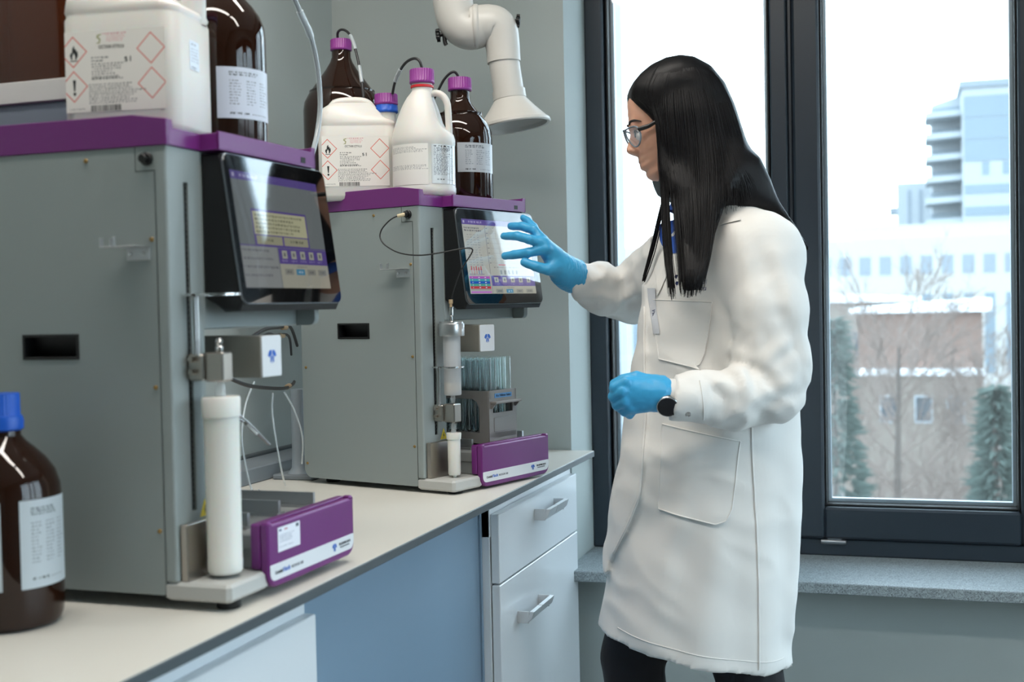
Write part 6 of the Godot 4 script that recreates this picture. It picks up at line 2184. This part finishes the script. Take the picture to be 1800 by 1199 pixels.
	letters("eutics", 0.0085, mats.navy_print, cm, "lettering", Transform3D(tb, Vector3(-0.0130, 1.3024, tz + 0.010)))
	m = MB.new()
	for q in [Vector2(-0.064, 1.327), Vector2(-0.057, 1.321), Vector2(-0.064, 1.314), Vector2(-0.071, 1.321), Vector2(-0.056, 1.330)]:
		m.xf = Transform3D(Basis(Vector3(1, 0, 0), PI / 2), Vector3(q.x, q.y, front_z(q.x, q.y, coat) + 0.001))
		m.lathe([Vector2(0.0038, -0.001), Vector2(0.0038, 0.001), Vector2(0, 0.001)], 12)
	put(m, "emblem", mats.navy_print, cm)
	m = MB.new()
	var sz := front_z(-0.0745, 1.078, coat)
	m.xf = Transform3D(Basis(Vector3(1, 0, 0), PI / 2 + 0.5), Vector3(-0.0745, 1.078, sz))
	m.lathe([Vector2(0.0052, -0.001), Vector2(0.0052, 0.0012), Vector2(0.0036, 0.0018), Vector2(0.0034, 0.0004), Vector2(0, 0.0004)], 18)
	put(m, "snap_button", mats.steel_bright, cm)
	sdf_part("trousers", trousers, Vector3(-0.30, 0.04, -0.28), Vector3(0.26, 1.06, 0.28), 0.010, paint("denim_black", srgb(24, 25, 30), 0.85), t)
	m = MB.new()
	for q in [[-0.135, -0.06], [0.085, 0.085]]:
		var rings := []
		for k in 7:
			var f := float(k) / 6.0
			var ring := []
			for j in 16:
				var a := TAU * j / 16
				var w := 0.044 * sin(PI * clampf(f * 0.86 + 0.1, 0, 1)) + 0.006
				ring.append(Vector3(q[0] + 0.10 - f * 0.26, 0.036 + (0.034 + 0.03 * (1 - f)) * maxf(sin(a), -1.0) * (1.0 if sin(a) > 0 else 1.05 * 0.036 / (0.034 + 0.03 * (1 - f))), q[1] + w * cos(a)))
			rings.append(ring)
		m.loft(rings)
	put(m, "shoes", paint("shoe_black", srgb(20, 20, 22), 0.5), t)
	var glove := paint("nitrile_blue", srgb(60, 162, 212), 0.42)
	sdf_part("right_glove", right_glove, Vector3(-0.42, 1.28, -0.24), Vector3(-0.19, 1.48, -0.08), 0.0028, glove, t)
	sdf_part("left_glove", left_glove, Vector3(-0.23, 1.05, 0.20), Vector3(-0.09, 1.17, 0.31), 0.0026, glove, t)
	# watch on the left wrist
	var wm := Node3D.new()
	wm.name = "wristwatch"
	t.add_child(wm)
	m = MB.new()
	m.tube([Vector3(-0.1115, 1.112, 0.2615), Vector3(-0.1105, 1.112, 0.2615), Vector3(-0.098, 1.1105, 0.2598), Vector3(-0.096, 1.110, 0.2595)], [0.0275, 0.0290, 0.0295, 0.0285], 32)
	put(m, "strap", paint("strap_white", srgb(226, 226, 224), 0.5), wm)
	var wn := Vector3(-0.15, -0.42, 0.90).normalized()
	var wc := Vector3(-0.1055, 1.1065, 0.260) + wn * 0.030
	m = MB.new()
	m.tube([wc - wn * 0.003, wc + wn * 0.004, wc + wn * 0.0065], [0.0205, 0.0210, 0.0195], 40)
	put(m, "case", mats.steel_bright, wm)
	m = MB.new()
	m.tube([wc + wn * 0.0063, wc + wn * 0.0071], [0.0188, 0.0180], 40)
	put(m, "dial", paint("dial_dark", srgb(14, 18, 26), 0.1), wm)
	# safety glasses
	var sg := Node3D.new()
	sg.name = "safety_glasses"
	t.add_child(sg)
	var frame := paint("glasses_black", srgb(14, 15, 17), 0.3)
	m = MB.new()
	for s in [-1.0, 1.0]:
		m.tube(flow([Vector3(-0.131, 1.616, 0.064 * s), Vector3(-0.112, 1.6205, 0.074 * s), Vector3(-0.093, 1.6290, 0.081 * s), Vector3(-0.047, 1.637, 0.084 * s)], 5), [0.0042, 0.0044, 0.0046, 0.0046, 0.0046, 0.0044, 0.0042, 0.004, 0.004, 0.004, 0.004, 0.004, 0.004, 0.004, 0.004, 0.004], 8, true, 0.5)
	m.tube([Vector3(-0.151, 1.621, -0.012), Vector3(-0.153, 1.622, 0), Vector3(-0.151, 1.621, 0.012)], 0.0026, 8)
	put(m, "temples", frame, sg)
	m = MB.new()
	for s in [-1.0, 1.0]:
		var loop := []
		for q in [Vector3(-0.152, 1.6215, 0.012), Vector3(-0.1415, 1.6245, 0.036), Vector3(-0.1325, 1.6215, 0.056), Vector3(-0.1265, 1.6070, 0.063), Vector3(-0.1280, 1.5895, 0.059), Vector3(-0.1330, 1.5850, 0.040), Vector3(-0.1385, 1.5915, 0.020), Vector3(-0.1480, 1.6070, 0.012), Vector3(-0.152, 1.6215, 0.012)]: loop.append(Vector3(q.x, q.y, q.z * s))
		m.tube(flow(loop, 4), 0.0017, 8, false)
	put(m, "rims", paint("rim_grey", srgb(120, 132, 142), 0.25), sg)
	m = MB.new()
	for s in [-1.0, 1.0]:
		var rim := [Vector3(-0.152, 1.6215, 0.012), Vector3(-0.1415, 1.6245, 0.036), Vector3(-0.1325, 1.6215, 0.056), Vector3(-0.1265, 1.6070, 0.063), Vector3(-0.1280, 1.5895, 0.059), Vector3(-0.1330, 1.5850, 0.040), Vector3(-0.1385, 1.5915, 0.020), Vector3(-0.1480, 1.6070, 0.012)]
		var c := Vector3(-0.1405, 1.606, 0.037 * s)
		for k in 8:
			var p: Vector3 = rim[k]
			var q: Vector3 = rim[(k + 1) % 8]
			m.tri(c, Vector3(p.x, p.y, p.z * s), Vector3(q.x, q.y, q.z * s), 5)
	put(m, "lenses", glassy("lens_clear", Color(0.85, 0.92, 0.98), 0.18, 0.02), sg)
	# hair: a solid mass with strands laid over it
	var hm := paint("hair_black", srgb(15, 14, 16), 0.42, 0.0, 0.32)
	var ho := sdf_part("hair", hair, Vector3(-0.165, 1.28, -0.13), Vector3(0.225, 1.79, 0.24), 0.0052, hm, t)
	var guides := [
		[Vector3(-0.053, 1.757, 0.020), Vector3(-0.094, 1.723, 0.050), Vector3(-0.111, 1.683, 0.072), Vector3(-0.099, 1.637, 0.084), Vector3(-0.094, 1.576, 0.086), Vector3(-0.090, 1.510, 0.090), Vector3(-0.092, 1.398, 0.130), Vector3(-0.091, 1.290, 0.190)],
		[Vector3(-0.047, 1.759, 0.020), Vector3(-0.066, 1.717, 0.060), Vector3(-0.073, 1.663, 0.088), Vector3(-0.071, 1.597, 0.095), Vector3(-0.066, 1.520, 0.100), Vector3(-0.065, 1.440, 0.145), Vector3(-0.066, 1.363, 0.190), Vector3(-0.067, 1.295, 0.215)],
		[Vector3(-0.041, 1.760, 0.020), Vector3(-0.041, 1.716, 0.065), Vector3(-0.037, 1.662, 0.093), Vector3(-0.032, 1.595, 0.100), Vector3(-0.030, 1.517, 0.115), Vector3(-0.034, 1.438, 0.165), Vector3(-0.042, 1.362, 0.200), Vector3(-0.050, 1.295, 0.218)],
		[Vector3(-0.036, 1.761, 0.020), Vector3(-0.013, 1.719, 0.062), Vector3(-0.001, 1.661, 0.090), Vector3(0.008, 1.595, 0.098), Vector3(0.010, 1.515, 0.125), Vector3(-0.002, 1.437, 0.170), Vector3(-0.016, 1.372, 0.198), Vector3(-0.032, 1.306, 0.212)],
		[Vector3(-0.030, 1.761, 0.020), Vector3(0.013, 1.725, 0.050), Vector3(0.036, 1.675, 0.070), Vector3(0.053, 1.613, 0.078), Vector3(0.076, 1.547, 0.070), Vector3(0.104, 1.481, 0.062), Vector3(0.140, 1.425, 0.062), Vector3(0.177, 1.371, 0.060)],
		[Vector3(-0.025, 1.761, 0.010), Vector3(0.028, 1.718, 0.025), Vector3(0.057, 1.658, 0.035), Vector3(0.076, 1.596, 0.035), Vector3(0.096, 1.535, 0.030), Vector3(0.123, 1.478, 0.028), Vector3(0.160, 1.421, 0.030), Vector3(0.200, 1.358, 0.030)]]
	var r := RandomNumberGenerator.new()
	r.seed = 17
	m = MB.new()
	for k in 900:
		var u := r.randf() * 4.999
		if k < 26: u = r.randf_range(0.0, 0.25)
		var i := int(u)
		var w := u - i
		var last := 8
		if i == 3: last = 6
		if i == 0 and w > 0.3: last = 6 + int(w > 0.7) * 2
		var pts := []
		var jit := Vector3(r.randf_range(-0.004, 0.004), 0, r.randf_range(-0.002, 0.003))
		for q in last:
			var p: Vector3 = guides[i][q].lerp(guides[i + 1][q], w)
			pts.append(p + jit * (0.4 + 0.15 * q) + Vector3(0, r.randf_range(-0.010, 0.030) if q == last - 1 else 0.0, 0))
		var run := flow(pts, 4)
		# keep the strand on the mass
		for q in run.size():
			for it in 2:
				var d := hair(run[q])
				if d < 0.0: run[q] += Vector3(0.0, 0.0, minf(-d + 0.0006, 0.012))
		var rad := []
		var r0 := r.randf_range(0.0008, 0.0014)
		for q in run.size(): rad.append(r0 * (1.0 - 0.75 * pow(float(q) / run.size(), 3.0)))
		m.tube(run, rad, 4, false)
	# locks swept from the parting over the temple
	var sweep := [[Vector3(-0.056, 1.758, 0.008), Vector3(-0.091, 1.743, 0.026), Vector3(-0.121, 1.719, 0.040), Vector3(-0.138, 1.694, 0.050), Vector3(-0.140, 1.676, 0.055), Vector3(-0.126, 1.660, 0.064), Vector3(-0.108, 1.643, 0.074), Vector3(-0.091, 1.630, 0.083)], [Vector3(-0.052, 1.757, 0.020), Vector3(-0.079, 1.740, 0.042), Vector3(-0.097, 1.717, 0.058), Vector3(-0.108, 1.693, 0.070), Vector3(-0.111, 1.676, 0.076), Vector3(-0.106, 1.656, 0.081), Vector3(-0.100, 1.639, 0.085), Vector3(-0.095, 1.611, 0.087)]]
	for k in 160:
		var w := r.randf()
		var pts := []
		for q in 8: pts.append(sweep[0][q].lerp(sweep[1][q], w) + Vector3(r.randf_range(-1, 1), r.randf_range(-1, 1), 0) * 0.0012)
		var run := flow(pts, 3)
		for q in run.size():
			for it in 2:
				var d := hair(run[q])
				if d < 0.0: run[q] += Vector3(-0.3, 0.2, 1.0) * minf(-d + 0.0004, 0.012)
		m.tube(run, r.randf_range(0.0007, 0.0012), 4, false)
	# a lock over the far shoulder
	for k in 12:
		var j := Vector3(r.randf_range(-0.006, 0.006), r.randf_range(-0.012, 0.012), r.randf_range(-0.01, 0.01))
		m.tube(flow([Vector3(-0.060, 1.52, -0.02) + j, Vector3(-0.078, 1.46, -0.03) + j, Vector3(-0.096, 1.39, -0.03) + j, Vector3(-0.116, 1.325, -0.03) + j * 0.5], 5), 0.0011, 4, false)
	put(m, "strands", hm, ho)
